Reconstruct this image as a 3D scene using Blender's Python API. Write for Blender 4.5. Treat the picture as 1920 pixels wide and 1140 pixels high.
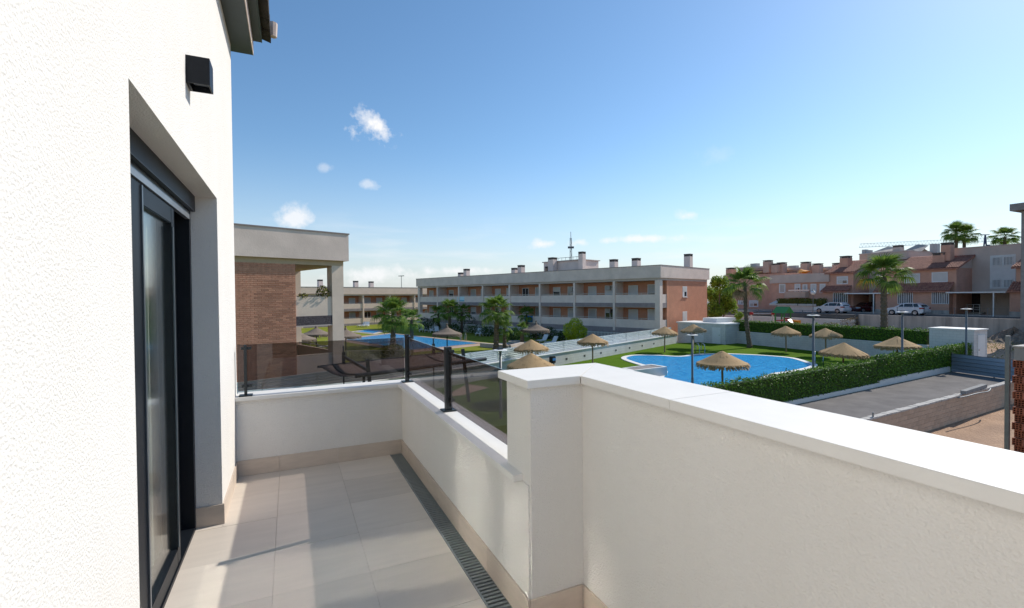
import bpy, bmesh, math, random
import numpy as np
from mathutils import Vector, Matrix
random.seed(7); rng = np.random.default_rng(11)
for o in list(bpy.data.objects): bpy.data.objects.remove(o)
scn = bpy.context.scene; COL = scn.collection
R = math.radians
# ------------------------------------------------------------------ camera
FPX = 890.0; CAMZ = 5.2; FL = 3.73            # focal length in photo pixels, eye height above the lawn, terrace floor level
yaw = math.atan(416/890); pitch = -math.atan(14.5/890); roll = 0.0087
CAM = Vector((0, 0, CAMZ))
vf = Vector((math.sin(yaw)*math.cos(pitch), math.cos(yaw)*math.cos(pitch), math.sin(pitch)))
vr0 = Vector((math.cos(yaw), -math.sin(yaw), 0)); vu0 = vr0.cross(vf)
vr = vr0*math.cos(roll)-vu0*math.sin(roll); vu = vr.cross(vf)
cd = bpy.data.cameras.new('camera'); cam = bpy.data.objects.new('camera', cd); COL.objects.link(cam)
cd.sensor_width = 36; cd.lens = FPX/1920*36; cd.clip_start = 0.02; cd.clip_end = 9000
m = Matrix((vr, vu, -vf)).transposed().to_4x4(); m.translation = CAM; cam.matrix_world = m
scn.camera = cam
cy = scn.cycles; cy.use_denoising = True; cy.blur_glossy = 0.0; cy.sample_clamp_indirect = 60; cy.max_bounces = 10; cy.diffuse_bounces = 5; cy.transparent_max_bounces = 16; cy.caustics_refractive = False
# ------------------------------------------------------------------ sky, sun, exposure
SUN_AZ = R(82); SUN_EL = R(38.7)              # azimuth measured from +Y towards +X
SUN = Vector((math.sin(SUN_AZ)*math.cos(SUN_EL), math.cos(SUN_AZ)*math.cos(SUN_EL), math.sin(SUN_EL)))
sd = bpy.data.lights.new('sun', 'SUN'); sd.energy = 2.6; sd.angle = R(0.53); sd.color = (1, 0.94, 0.85)
so = bpy.data.objects.new('sun', sd); COL.objects.link(so); so.rotation_euler = SUN.to_track_quat('Z', 'Y').to_euler(); so.location = (30, 10, 40)
scn.view_settings.view_transform = 'Standard'; scn.view_settings.look = 'None'; scn.view_settings.gamma = 1
scn.view_settings.exposure = 0.84; scn.view_settings.use_curve_mapping = False
# pixel of the photograph (1920 x 1140) -> ray, and points along it
def ray(x, y): return vf+vr*((x-960)/FPX)+vu*((570-y)/FPX)
def gz(x, y, z=0.0): d = ray(x, y); return CAM+d*((z-CAMZ)/d.z)
def onX(x, y, X): d = ray(x, y); return CAM+d*(X/d.x)
def dep(x, y, Z): return CAM+ray(x, y)*Z
wd = bpy.data.worlds.new('World'); scn.world = wd; wd.use_nodes = True
wn = wd.node_tree.nodes; wl = wd.node_tree.links; wn.clear()
def N(t, nodes, **k):
    n = nodes.new(t)
    for a, b in k.items(): setattr(n, a, b)
    return n
def M2(nodes, links, op, a, b=None, c=None, clamp=False):
    n = nodes.new('ShaderNodeMath'); n.operation = op; n.use_clamp = clamp
    for i, v in enumerate((a, b, c)):
        if v is None: continue
        if isinstance(v, (int, float)): n.inputs[i].default_value = v
        else: links.new(v, n.inputs[i])
    return n.outputs[0]
sky = N('ShaderNodeTexSky', wn); sky.sky_type = 'NISHITA'; sky.sun_disc = False
sky.sun_elevation = SUN_EL; sky.sun_rotation = SUN_AZ
sky.altitude = 0; sky.air_density = 1.0; sky.dust_density = 0.3; sky.ozone_density = 3.0
tc = N('ShaderNodeTexCoord', wn)
def vm(op, a, b=None):
    n = wn.new('ShaderNodeVectorMath'); n.operation = op
    for i, v in enumerate((a, b)):
        if v is None: continue
        if isinstance(v, (tuple, Vector)): n.inputs[i].default_value = tuple(v)
        else: wl.new(v, n.inputs[i])
    return n
mw = lambda op, a, b=None, c=None, clamp=False: M2(wn, wl, op, a, b, c, clamp)
nz = N('ShaderNodeTexNoise', wn); nz.inputs['Scale'].default_value = 26; nz.inputs['Detail'].default_value = 7; nz.inputs['Roughness'].default_value = 0.62
wl.new(tc.outputs['Generated'], nz.inputs['Vector'])
nzv = mw('SUBTRACT', nz.outputs[0], 0.5)
total = None
# small clouds: photo pixel, half width, half height, density
for (cx, cy, rw, rh, dens) in [(698, 240, 44, 33, 1.0), (560, 409, 40, 21, .8), (612, 314, 16, 8, .32), (694, 346, 22, 9, .45), (1294, 403, 26, 10, .7),
                               (1205, 448, 85, 8, .8), (1022, 458, 34, 11, .85), (1085, 455, 24, 8, .7), (700, 515, 95, 18, .75), (860, 508, 65, 9, .7), (1345, 290, 40, 16, .12)]:
    d = ray(cx, cy).normalized(); t = d.cross(Vector((0, 0, 1))).normalized(); b = t.cross(d)
    dv = vm('NORMALIZE', tc.outputs['Generated']).outputs[0]
    a1 = mw('DIVIDE', vm('DOT_PRODUCT', dv, t).outputs['Value'], rw/FPX*ray(cx, cy).length**-2)
    dz = mw('SUBTRACT', vm('DOT_PRODUCT', dv, b).outputs['Value'], 0.0)
    a2 = mw('DIVIDE', dz, rh/FPX*ray(cx, cy).length**-1)
    fr = mw('GREATER_THAN', vm('DOT_PRODUCT', dv, d).outputs['Value'], 0.5)
    rr = mw('SQRT', mw('ADD', mw('MULTIPLY', a1, a1), mw('MULTIPLY', a2, a2)))
    v = mw('SUBTRACT', 1.05, rr); v = mw('ADD', v, mw('MULTIPLY', nzv, 3.3))
    v = mw('MULTIPLY', v, 1.15, None, True)
    v = mw('MULTIPLY', mw('MULTIPLY', v, mw('SUBTRACT', 1.9, rr, None, True)), mw('MULTIPLY', fr, dens))
    total = v if total is None else mw('MAXIMUM', total, v)
# faint haze streaks low over the whole horizon
mp = N('ShaderNodeMapping', wn); mp.inputs['Scale'].default_value = (3, 3, 22); wl.new(tc.outputs['Generated'], mp.inputs[0])
n2 = N('ShaderNodeTexNoise', wn); n2.inputs['Scale'].default_value = 2.2; n2.inputs['Detail'].default_value = 5; wl.new(mp.outputs[0], n2.inputs['Vector'])
sx = N('ShaderNodeSeparateXYZ', wn); wl.new(tc.outputs['Generated'], sx.inputs[0])
lowb = mw('SUBTRACT', 1.0, mw('MULTIPLY', mw('ABSOLUTE', mw('SUBTRACT', sx.outputs[2], 0.07)), 9.0), None, True)
st = mw('MULTIPLY', mw('MULTIPLY', mw('SUBTRACT', n2.outputs[0], 0.5, None, True), 1.6), lowb)
total = mw('MAXIMUM', total, st, None, True)
mx = N('ShaderNodeMix', wn); mx.data_type = 'RGBA'; wl.new(total, mx.inputs[0]); wl.new(sky.outputs[0], mx.inputs[6]); mx.inputs[7].default_value = (6.4, 6.4, 6.5, 1)
hsv = N('ShaderNodeHueSaturation', wn); hsv.inputs['Saturation'].default_value = 1.10; hsv.inputs["Hue"].default_value = 0.495; wl.new(sky.outputs[0], hsv.inputs['Color']); 
# thin pale haze lying over the horizon all round, under the clouds
hz = N('ShaderNodeMix', wn); hz.data_type = 'RGBA'; hz.inputs[7].default_value = (4.3, 4.6, 4.9, 1); wl.new(hsv.outputs[0], hz.inputs[6])
hzf = mw('POWER', mw('SUBTRACT', 1.0, mw('MULTIPLY', mw('ABSOLUTE', sx.outputs[2]), 3.2), None, True), 2.0); wl.new(mw('MULTIPLY', hzf, 0.9), hz.inputs[0]); wl.new(hz.outputs[2], mx.inputs[6])
bg = N('ShaderNodeBackground', wn); bg.inputs[1].default_value = 0.088; wl.new(mx.outputs[2], bg.inputs[0])
wo = N('ShaderNodeOutputWorld', wn); wl.new(bg.outputs[0], wo.inputs[0])
try:
    wd.cycles.sampling_method = 'MANUAL'; wd.cycles.sample_map_resolution = 512
except Exception: pass
# ------------------------------------------------------------------ materials
MATS = {}
def mat(name, col, rough=0.8, var=0.12, scale=3.0, bump=0.0, bscale=40.0, metal=0.0, spec=0.35, col2=None, streak=None, detail=5, bdist=0.01, coat=0):
    if name in MATS: return MATS[name]
    M = bpy.data.materials.new(name); M.use_nodes = True; nt = M.node_tree; n = nt.nodes; l = nt.links
    bs = n['Principled BSDF']; bs.inputs['Roughness'].default_value = rough; bs.inputs['Metallic'].default_value = metal
    bs.inputs['Specular IOR Level'].default_value = spec
    if coat: bs.inputs['Coat Weight'].default_value = coat; bs.inputs['Coat Roughness'].default_value = 0.05
    t = n.new('ShaderNodeTexCoord'); src = t.outputs['Object']
    if streak:
        mpn = n.new('ShaderNodeMapping'); mpn.inputs['Scale'].default_value = streak; l.new(src, mpn.inputs[0]); src = mpn.outputs[0]
    nn = n.new('ShaderNodeTexNoise'); nn.inputs['Scale'].default_value = scale; nn.inputs['Detail'].default_value = detail; nn.inputs['Roughness'].default_value = 0.6
    l.new(src, nn.inputs['Vector'])
    rp = n.new('ShaderNodeValToRGB'); c2 = col2 or tuple(c*(1-var*2.0) for c in col)
    rp.color_ramp.elements[0].position = 0.3; rp.color_ramp.elements[1].position = 0.68
    rp.color_ramp.elements[0].color = (*c2, 1); rp.color_ramp.elements[1].color = (*col, 1)
    l.new(nn.outputs[0], rp.inputs[0]); l.new(rp.outputs[0], bs.inputs['Base Color'])
    if bump:
        bn = n.new('ShaderNodeTexNoise'); bn.inputs['Scale'].default_value = bscale; bn.inputs['Detail'].default_value = 4; l.new(t.outputs['Object'], bn.inputs['Vector'])
        bp = n.new('ShaderNodeBump'); bp.inputs['Strength'].default_value = bump; bp.inputs['Distance'].default_value = bdist
        l.new(bn.outputs[0], bp.inputs['Height']); l.new(bp.outputs[0], bs.inputs['Normal'])
    MATS[name] = M; return M
def objvar(M, amt=0.25):
    """vary a material's brightness from one object to the next"""
    nt = M.node_tree; n = nt.nodes; l = nt.links; bs = n['Principled BSDF']
    src = bs.inputs['Base Color'].links[0].from_socket
    oi = n.new('ShaderNodeObjectInfo'); mr = n.new('ShaderNodeMapRange'); mr.inputs[3].default_value = 1-amt; mr.inputs[4].default_value = 1+amt*.6
    l.new(oi.outputs['Random'], mr.inputs[0]); hs = n.new('ShaderNodeHueSaturation'); l.new(mr.outputs[0], hs.inputs['Value'])
    l.new(src, hs.inputs['Color']); l.new(hs.outputs[0], bs.inputs['Base Color']); return M
def brickmat(name, c1, c2, mort, bw, bh, ms, rough=0.85, bump=0.4, axis='xz', face=True):
    """fine masonry that is too far away to build: brick texture on (along, up) coordinates of a wall's own frame"""
    M = bpy.data.materials.new(name); M.use_nodes = True; nt = M.node_tree; n = nt.nodes; l = nt.links; bs = n['Principled BSDF']; bs.inputs['Roughness'].default_value = rough
    bs.inputs['Specular IOR Level'].default_value = 0.2
    t = n.new('ShaderNodeTexCoord'); s = n.new('ShaderNodeSeparateXYZ'); l.new(t.outputs['Object'], s.inputs[0])
    ad = M2(n, l, 'ADD', s.outputs[0], s.outputs[1])
    cb = n.new('ShaderNodeCombineXYZ'); l.new(ad, cb.inputs[0]); l.new(s.outputs[2], cb.inputs[1])
    br = n.new('ShaderNodeTexBrick'); br.inputs['Scale'].default_value = 1; br.inputs['Brick Width'].default_value = bw; br.inputs['Row Height'].default_value = bh
    br.inputs['Mortar Size'].default_value = ms; br.inputs['Color1'].default_value = (*c1, 1); br.inputs['Color2'].default_value = (*c2, 1); br.inputs['Mortar'].default_value = (*mort, 1)
    l.new(cb.outputs[0], br.inputs['Vector'])
    nn = n.new('ShaderNodeTexNoise'); nn.inputs['Scale'].default_value = 1.3; nn.inputs['Detail'].default_value = 5; l.new(t.outputs['Object'], nn.inputs['Vector'])
    mr = n.new('ShaderNodeMapRange'); mr.inputs[3].default_value = .8; mr.inputs[4].default_value = 1.15; l.new(nn.outputs[0], mr.inputs[0])
    hs = n.new('ShaderNodeHueSaturation'); l.new(br.outputs[0], hs.inputs['Color']); l.new(mr.outputs[0], hs.inputs['Value']); l.new(hs.outputs[0], bs.inputs['Base Color'])
    bp = n.new('ShaderNodeBump'); bp.inputs['Strength'].default_value = bump; bp.inputs['Distance'].default_value = 0.01; bp.invert = True
    l.new(br.outputs['Fac'], bp.inputs['Height']); l.new(bp.outputs[0], bs.inputs['Normal'])
    MATS[name] = M; return M
def glassmat(name, tint, refl=1.0, rough=0.0, ior=1.5):
    M = bpy.data.materials.new(name); M.use_nodes = True; nt = M.node_tree; n = nt.nodes; l = nt.links; n.remove(n['Principled BSDF'])
    tr = n.new('ShaderNodeBsdfTransparent'); tr.inputs[0].default_value = (*tint, 1)
    gl = n.new('ShaderNodeBsdfGlossy'); gl.inputs['Roughness'].default_value = rough; gl.inputs[0].default_value = (refl, refl, refl, 1)
    fr = n.new('ShaderNodeFresnel'); mxs = n.new('ShaderNodeMixShader'); ge = n.new('ShaderNodeNewGeometry')
    l.new(M2(n, l, 'MULTIPLY_ADD', ge.outputs['Backfacing'], 1/ior-ior, ior), fr.inputs[0])   # the same reflection from either side of the pane
    l.new(fr.outputs[0], mxs.inputs[0]); l.new(tr.outputs[0], mxs.inputs[1]); l.new(gl.outputs[0], mxs.inputs[2]); l.new(mxs.outputs[0], n['Material Output'].inputs[0])
    MATS[name] = M; return M
def leafmat(name, c1, c2, trans=0.25, rough=0.5):
    M = bpy.data.materials.new(name); M.use_nodes = True; nt = M.node_tree; n = nt.nodes; l = nt.links; bs = n['Principled BSDF']
    bs.inputs['Roughness'].default_value = rough; bs.inputs['Specular IOR Level'].default_value = 0.12
    g = n.new('ShaderNodeNewGeometry'); rp = n.new('ShaderNodeValToRGB'); rp.color_ramp.elements[0].color = (*c1, 1); rp.color_ramp.elements[1].color = (*c2, 1)
    l.new(g.outputs['Random Per Island'], rp.inputs[0]); l.new(rp.outputs[0], bs.inputs['Base Color'])
    tb = n.new('ShaderNodeBsdfTranslucent'); l.new(rp.outputs[0], tb.inputs[0]); mxs = n.new('ShaderNodeMixShader'); mxs.inputs[0].default_value = trans
    l.new(bs.outputs[0], mxs.inputs[1]); l.new(tb.outputs[0], mxs.inputs[2]); l.new(mxs.outputs[0], n['Material Output'].inputs[0])
    MATS[name] = M; return M
# ------------------------------------------------------------------ mesh helpers
class MB:
    def __init__(s): s.v = []; s.f = []
    def poly(s, pts): b = len(s.v); s.v += [tuple(p) for p in pts]; s.f.append(tuple(range(b, b+len(pts)))); return s
    def box(s, x0, x1, y0, y1, z0, z1, T=None):
        b = len(s.v); c = [(x, y, z) for z in (z0, z1) for y in (y0, y1) for x in (x0, x1)]
        s.v += [tuple(T(*p)) if T else p for p in c]
        fl = [(0, 2, 3, 1), (4, 5, 7, 6), (0, 1, 5, 4), (2, 6, 7, 3), (0, 4, 6, 2), (1, 3, 7, 5)]
        s.f += [tuple(b+i for i in q) for q in fl]; return s
    def prism(s, pts, z0, z1):
        b = len(s.v); n = len(pts); s.v += [(p[0], p[1], z0) for p in pts]+[(p[0], p[1], z1) for p in pts]
        s.f.append(tuple(b+i for i in range(n-1, -1, -1))); s.f.append(tuple(b+n+i for i in range(n)))
        for i in range(n): j = (i+1) % n; s.f.append((b+i, b+j, b+n+j, b+n+i))
        return s
    def tube(s, path, r, n=8, r2=None, cap=True):
        path = [Vector(p) for p in path]; k = len(path); b = len(s.v)
        for i, p in enumerate(path):
            d = (path[min(i+1, k-1)]-path[max(i-1, 0)]).normalized()
            a = d.cross(Vector((0, 0, 1)) if abs(d.z) < .95 else Vector((1, 0, 0))).normalized(); c = d.cross(a)
            rr = r if r2 is None else r+(r2-r)*i/(k-1)
            if isinstance(r, (list, tuple)): rr = r[i]
            for j in range(n): t = 2*math.pi*j/n; s.v.append(tuple(p+a*(rr*math.cos(t))+c*(rr*math.sin(t))))
        for i in range(k-1):
            for j in range(n): q = (j+1) % n; s.f.append((b+i*n+j, b+i*n+q, b+(i+1)*n+q, b+(i+1)*n+j))
        if cap: s.f.append(tuple(b+j for j in range(n-1, -1, -1))); s.f.append(tuple(b+(k-1)*n+j for j in range(n)))
        return s
    def lathe(s, prof, n=16, c=(0, 0)):
        b = len(s.v); k = len(prof)
        for r, z in prof:
            for j in range(n): t = 2*math.pi*j/n; s.v.append((c[0]+r*math.cos(t), c[1]+r*math.sin(t), z))
        for i in range(k-1):
            for j in range(n): q = (j+1) % n; s.f.append((b+i*n+j, b+i*n+q, b+(i+1)*n+q, b+(i+1)*n+j))
        return s
    def bar(s, p0, p1, w, h):
        """rectangular bar from p0 to p1"""
        p0 = Vector(p0); p1 = Vector(p1); d = (p1-p0).normalized(); up = Vector((0, 0, 1)) if abs(d.z) < .95 else Vector((1, 0, 0))
        a = d.cross(up).normalized()*(w/2); c = a.cross(d).normalized()*(h/2); b = len(s.v)
        for p in (p0, p1):
            for q in (-a-c, a-c, a+c, -a+c): s.v.append(tuple(p+q))
        s.f += [tuple(b+i for i in q) for q in [(3, 2, 1, 0), (4, 5, 6, 7), (0, 1, 5, 4), (1, 2, 6, 5), (2, 3, 7, 6), (3, 0, 4, 7)]]; return s
    def mesh(s, name):
        me = bpy.data.meshes.new(name); me.from_pydata(s.v, [], s.f); me.update(); return me
    def build(s, name, material, parent=None, smooth=False, bevel=0, kind=None, T=None):
        if T: s.v = [tuple(T(*p)) for p in s.v]
        me = s.mesh(name); bm = bmesh.new(); bm.from_mesh(me)
        if bevel:
            bmesh.ops.remove_doubles(bm, verts=bm.verts, dist=1e-5)
            bmesh.ops.bevel(bm, geom=list(bm.edges), offset=bevel, segments=2, affect='EDGES', clamp_overlap=True)
        bmesh.ops.recalc_face_normals(bm, faces=bm.faces)
        bm.to_mesh(me); bm.free()
        return obj(name, me, material, parent, smooth, kind)
def obj(name, me, material, parent=None, smooth=False, kind=None):
    if material is not None and not me.materials: me.materials.append(MATS[material] if isinstance(material, str) else material)
    if smooth: me.polygons.foreach_set('use_smooth', [True]*len(me.polygons))
    o = bpy.data.objects.new(name, me); COL.objects.link(o)
    if parent:
        o.parent = parent; o.matrix_parent_inverse = parent.matrix_basis.inverted()
    if kind: o['kind'] = kind
    return o
def place(name, me, parent, loc, rot=(0, 0, 0), sc=(1, 1, 1)):
    """another piece sharing mesh data, given in world coordinates"""
    o = bpy.data.objects.new(name, me); COL.objects.link(o); o.location = loc; o.rotation_euler = rot; o.scale = sc
    if parent: o.parent = parent; o.matrix_parent_inverse = parent.matrix_basis.inverted()
    return o
def tag(o, label, cat, group=None):
    o['label'] = label; o['category'] = cat
    if group: o['group'] = group
    return o
def thing(name, label, cat, loc=(0, 0, 0), rz=0.0, group=None):
    o = bpy.data.objects.new(name, None); COL.objects.link(o); o.location = loc; o.rotation_euler = (0, 0, rz); o.empty_display_size = .2
    return tag(o, label, cat, group)
def structure(o): o['kind'] = 'structure'; return o
def copy_tree(o, loc, rz, label=None, sc=1.0):
    r = o.copy(); COL.objects.link(r); r.location = loc; r.rotation_euler = (0, 0, rz); r.scale = (sc,)*3
    if label: r['label'] = label
    def kids(a, b):
        for ch in a.children:
            c = ch.copy(); COL.objects.link(c); c.parent = b; kids(ch, c)
    kids(o, r); return r
def quads(name, V, material, parent=None, kind=None, per=4):
    """many separate faces at once: V is (n, per, 3)"""
    n = V.shape[0]; me = bpy.data.meshes.new(name); me.vertices.add(n*per); me.vertices.foreach_set('co', V.reshape(-1).astype(np.float32))
    me.loops.add(n*per); me.loops.foreach_set('vertex_index', np.arange(n*per, dtype=np.int32))
    me.polygons.add(n); me.polygons.foreach_set('loop_start', np.arange(0, n*per, per, dtype=np.int32)); me.polygons.foreach_set('loop_total', np.full(n, per, dtype=np.int32))
    me.update(); me.validate(); return obj(name, me, material, parent, False, kind)
def leaves(P, size, up=0.0, nrm=None, jit=1.0, aspect=0.55):
    """leaf-shaped quads (pointed at both ends) at points P with random facing"""
    n = len(P); d = rng.normal(size=(n, 3)); d /= np.linalg.norm(d, axis=1)[:, None]
    if nrm is not None: d = nrm+d*jit; d /= np.linalg.norm(d, axis=1)[:, None]
    a = rng.normal(size=(n, 3)); a[:, 2] += up; a -= d*(a*d).sum(1)[:, None]; a /= np.linalg.norm(a, axis=1)[:, None]; b = np.cross(d, a)
    s = size*rng.uniform(.6, 1.25, n)[:, None]
    return np.stack([P-a*s, P+b*s*aspect+a*s*.1, P+a*s, P-b*s*aspect+a*s*.1], 1)
# ------------------------------------------------------------------ palette
mat('stucco', (.735, .712, .675), .9, .025, 1.6, .70, 140, spec=.2, bdist=.0077, col2=(.715, .688, .645), streak=(2.5, 2.5, .6))
mat('coping', (.74, .72, .68), .55, .03, 6, .05, 200, spec=.4)
mat('tile', (.66, .585, .50), .5, .045, 2.2, .06, 90, spec=.4, streak=(1.2, 7, 1)); objvar(MATS['tile'], .10)
mat('skirting_tile', (.58, .49, .41), .55, .06, 4, .05, 90, streak=(2, 2, 8)); objvar(MATS['skirting_tile'], .08)
mat('grout', (.62, .53, .44), .9, .1, 20)
mat('anthracite', (.009, .012, .017), .45, .15, 9, .03, 60, spec=.25)
mat('anthracite_sheen', (.07, .085, .10), .3, .1, 9, spec=.6)
mat('rail_metal', (.035, .042, .046), .38, .15, 20, spec=.5, metal=.4)
mat('grate', (.30, .33, .325), .5, .15, 14, metal=.3)
mat('drain_dark', (.015, .014, .012), .9)
mat('alu', (.30, .33, .36), .35, .08, 12, metal=.6)
mat('reflection_sheet', (.78, .80, .76), .9, .08, 3, streak=(1, 30, .3))  # pale colour stands in for the parapet's reflection in the door glass
mat('heap_earth', (.26, .20, .155), .95, .3, 3, .9, 8, bdist=.1); mat('room', (.45, .43, .40), .9, .05)
mat('soffit', (.085, .10, .11), .6, .08, 4)
mat('rooftile_dark', (.045, .036, .030), .8, .35, 9, .6, 25, bdist=.02)
mat('pink_render', (.78, .60, .49), .9, .06, 1.1, .2, 30); mat('cream_render', (.83, .68, .59), .9, .07, 1.1, .2, 30)
mat('grey_render', (.80, .65, .56), .9, .09, .8, .3, 18, bdist=.02)
mat('trim', (.56, .47, .42), .85, .05, 2)
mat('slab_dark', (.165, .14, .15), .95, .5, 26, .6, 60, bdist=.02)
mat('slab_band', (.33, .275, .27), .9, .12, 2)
mat('pier', (.76, .62, .50), .9, .07, 1.5, .25, 25)
mat('soffit_warm', (.55, .42, .28), .9, .05)
mat('brick_piece', (.64, .33, .215), .85, .2, 5, .3, 60); objvar(MATS['brick_piece'], .3)
mat('brick_mass', (.64, .33, .215), .85, .18, 6, .3, 60)
mat('mortar', (.68, .52, .38), .95, .1, 8)
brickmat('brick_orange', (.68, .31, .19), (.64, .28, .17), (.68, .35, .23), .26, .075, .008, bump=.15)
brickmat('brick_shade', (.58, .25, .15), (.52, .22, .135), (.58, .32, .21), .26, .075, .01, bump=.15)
brickmat('brick_house', (.62, .34, .245), (.57, .31, .22), (.62, .38, .28), .26, .08, .008, bump=.15)
brickmat('block_white', (.66, .65, .62), (.63, .62, .60), (.50, .49, .47), .4, .2, .008, bump=.3)
mat('white_paint', (.78, .78, .76), .6, .04, 2)
mat('white_wall', (.70, .68, .65), .85, .06, 1.5, .15, 30)
mat('shutter', (.62, .60, .57), .5, .04, 1)
mat('shutter_grey', (.47, .45, .43), .5, .05, 1)
mat('window_frame', (.70, .70, .69), .5, .03, 2)
mat('handrail', (.55, .54, .52), .35, .05, 3, metal=.5)
mat('concrete', (.52, .465, .41), .9, .22, .9, .4, 14, streak=(2.2, 2.2, .22), bdist=.015)
mat('concrete_grey', (.30, .295, .285), .9, .15, 2, .3, 16)
mat('metal_fence', (.58, .635, .67), .38, .06, 1.2, metal=.35, spec=.5)
mat('blue_fence', (.30, .365, .44), .42, .08, 1.2, metal=.3)
mat('lamp_post', (.19, .20, .205), .45, .1, 6, metal=.4)
mat('chimney_cap', (.16, .145, .135), .8, .2, 4)
mat('tile_roof', (.48, .235, .165), .85, .35, 3.5, .2, 20, col2=(.24, .095, .07))
mat('house_grey', (.60, .49, .42), .9, .08, .8, .2, 20)
mat('house_pink', (.62, .43, .33), .9, .08, .8, .2, 20)
mat('awning', (.68, .62, .56), .85, .06, 1.4)
mat('fabric_sail', (.21, .165, .145), .85, .1, 1.2, .1, 30)
mat('straw', (.50, .34, .17), .9, .35, 12, .5, 60, col2=(.30, .185, .085), streak=(3, 3, .6))
mat('straw_old', (.27, .215, .165), .95, .35, 12, .5, 60, col2=(.13, .10, .08), streak=(3, 3, .6))
mat('wood_pole', (.36, .25, .13), .8, .2, 10, streak=(6, 6, .6))
mat('dark_pole', (.05, .042, .036), .8, .2, 8)
mat('turf', (.088, .165, .008), .95, .10, .35, .6, 160, col2=(.068, .135, .006), bdist=.02, spec=.05)
mat('garden_grass', (.24, .25, .035), .95, .22, .5, .7, 90, col2=(.15, .18, .025), bdist=.03, spec=.05)
mat('terracotta_paving', (.47, .335, .255), .85, .1, .7)
mat('pale_paving', (.50, .44, .385), .85, .1, .9)
mat('asphalt', (.21, .195, .185), .93, .26, .9, .4, 120, col2=(.145, .135, .13), bdist=.01, spec=.1)
mat('dirt', (.47, .30, .19), .95, .25, .6, .8, 9, col2=(.30, .19, .125), bdist=.12)
mat('gravel', (.42, .39, .37), .95, .4, 40, .8, 60, bdist=.02)
mat('street', (.14, .135, .13), .9, .15, .7)
mat('ground', (.32, .25, .17), .95, .2, .02, col2=(.16, .16, .075))
mat('block_tan', (.56, .41, .30), .9, .12, 3, .4, 40); objvar(MATS['block_tan'], .12)
mat('mortar_tan', (.33, .25, .185), .95, .1, 8)
mat('cap_mortar', (.55, .52, .48), .9, .2, 6, .4, 30)
mat('hollow_brick', (.40, .135, .075), .85, .2, 9, .3, 50); objvar(MATS['hollow_brick'], .3)
mat('mortar_grey', (.40, .37, .34), .95, .2, 9, .4, 40)
mat('pool_coping', (.78, .76, .72), .7, .05, 3)
mat('trunk', (.20, .15, .105), .95, .3, 8, .8, 22, col2=(.10, .075, .055), bdist=.04)
mat('trunk_dark', (.13, .095, .07), .95, .3, 8, .8, 22, bdist=.04)
mat('lounger_white', (.72, .72, .71), .5, .03)
mat('plastic_red', (.45, .04, .035), .4, .05); mat('plastic_green', (.06, .28, .07), .4, .05); mat('plastic_orange', (.75, .30, .03), .5, .05); mat('plastic_blue', (.05, .22, .55), .5, .05)
mat('car_white', (.72, .74, .77), .25, .02, 2, spec=.5, coat=.8); mat('car_red', (.075, .012, .018), .25, .05, 2, coat=.8)
mat('tyre', (.012, .012, .013), .85); mat('rim', (.42, .43, .45), .3, .05, metal=.8); mat('tail_light', (.40, .01, .01), .2); mat('head_light', (.75, .78, .8), .1)
mat('car_glass', (.012, .016, .02), .05, .05, spec=.8); mat('black_trim', (.012, .012, .013), .6); mat('door_dark', (.03, .022, .02), .6)
mat('window_glass', (.03, .04, .05), .04, .2, .5, spec=.8)
mat('window_pale', (.33, .40, .40), .06, .1, .5, spec=.8)
mat('ac_unit', (.42, .42, .41), .5, .05); mat('antenna', (.13, .14, .16), .5)
mat('sign_blue', (.55, .75, .82), .5, .02); mat('sign_teal', (.12, .42, .55), .5, .02)
mat('steel', (.55, .56, .57), .22, .04, metal=.9)
mat('bin_body', (.015, .017, .022), .5)
mat('crane', (.60, .66, .70), .6); mat('pylon', (.07, .085, .16), .6)
mat('pool_slide', (.70, .70, .68), .4)
glassmat('rail_glass', (.52, .49, .49), .9); glassmat('door_glass', (.88, .93, .91), 1.0, .12, ior=2.3)
# pool: mosaic basin under a rippled, mostly see-through surface
M = brickmat('mosaic', (.04, .44, .82), (.025, .36, .75), (.13, .50, .82), .12, .12, .006, .3, .05)
for lk in list(M.node_tree.links):
    if lk.to_node.type == 'TEX_BRICK': M.node_tree.links.remove(lk)
M.node_tree.links.new([q for q in M.node_tree.nodes if q.type == 'TEX_COORD'][0].outputs['Object'], [q for q in M.node_tree.nodes if q.type == 'TEX_BRICK'][0].inputs['Vector'])
M = bpy.data.materials.new('pool_water'); M.use_nodes = True; nt = M.node_tree; n = nt.nodes; l = nt.links; n.remove(n['Principled BSDF'])
tr = n.new('ShaderNodeBsdfTransparent'); tr.inputs[0].default_value = (.45, .80, .97, 1); gl = n.new('ShaderNodeBsdfGlossy'); gl.inputs['Roughness'].default_value = .03
fr = n.new('ShaderNodeFresnel'); fr.inputs[0].default_value = 1.22; mxs = n.new('ShaderNodeMixShader'); t = n.new('ShaderNodeTexCoord')
w1 = n.new('ShaderNodeTexNoise'); w1.inputs['Scale'].default_value = 2.6; w1.inputs['Detail'].default_value = 4; w1.inputs['Distortion'].default_value = 1.2
bp = n.new('ShaderNodeBump'); bp.inputs['Strength'].default_value = .75; bp.inputs['Distance'].default_value = .12
l.new(t.outputs['Object'], w1.inputs['Vector']); l.new(w1.outputs[0], bp.inputs['Height']); l.new(bp.outputs[0], gl.inputs['Normal']); l.new(bp.outputs[0], fr.inputs['Normal'])
df = n.new('ShaderNodeBsdfDiffuse'); rp = n.new('ShaderNodeValToRGB'); rp.color_ramp.elements[0].position = .30; rp.color_ramp.elements[1].position = .72
rp.color_ramp.elements[0].color = (.018, .25, .50, 1); rp.color_ramp.elements[1].color = (.09, .52, .80, 1); l.new(w1.outputs[0], rp.inputs[0]); l.new(rp.outputs[0], df.inputs[0])
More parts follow.
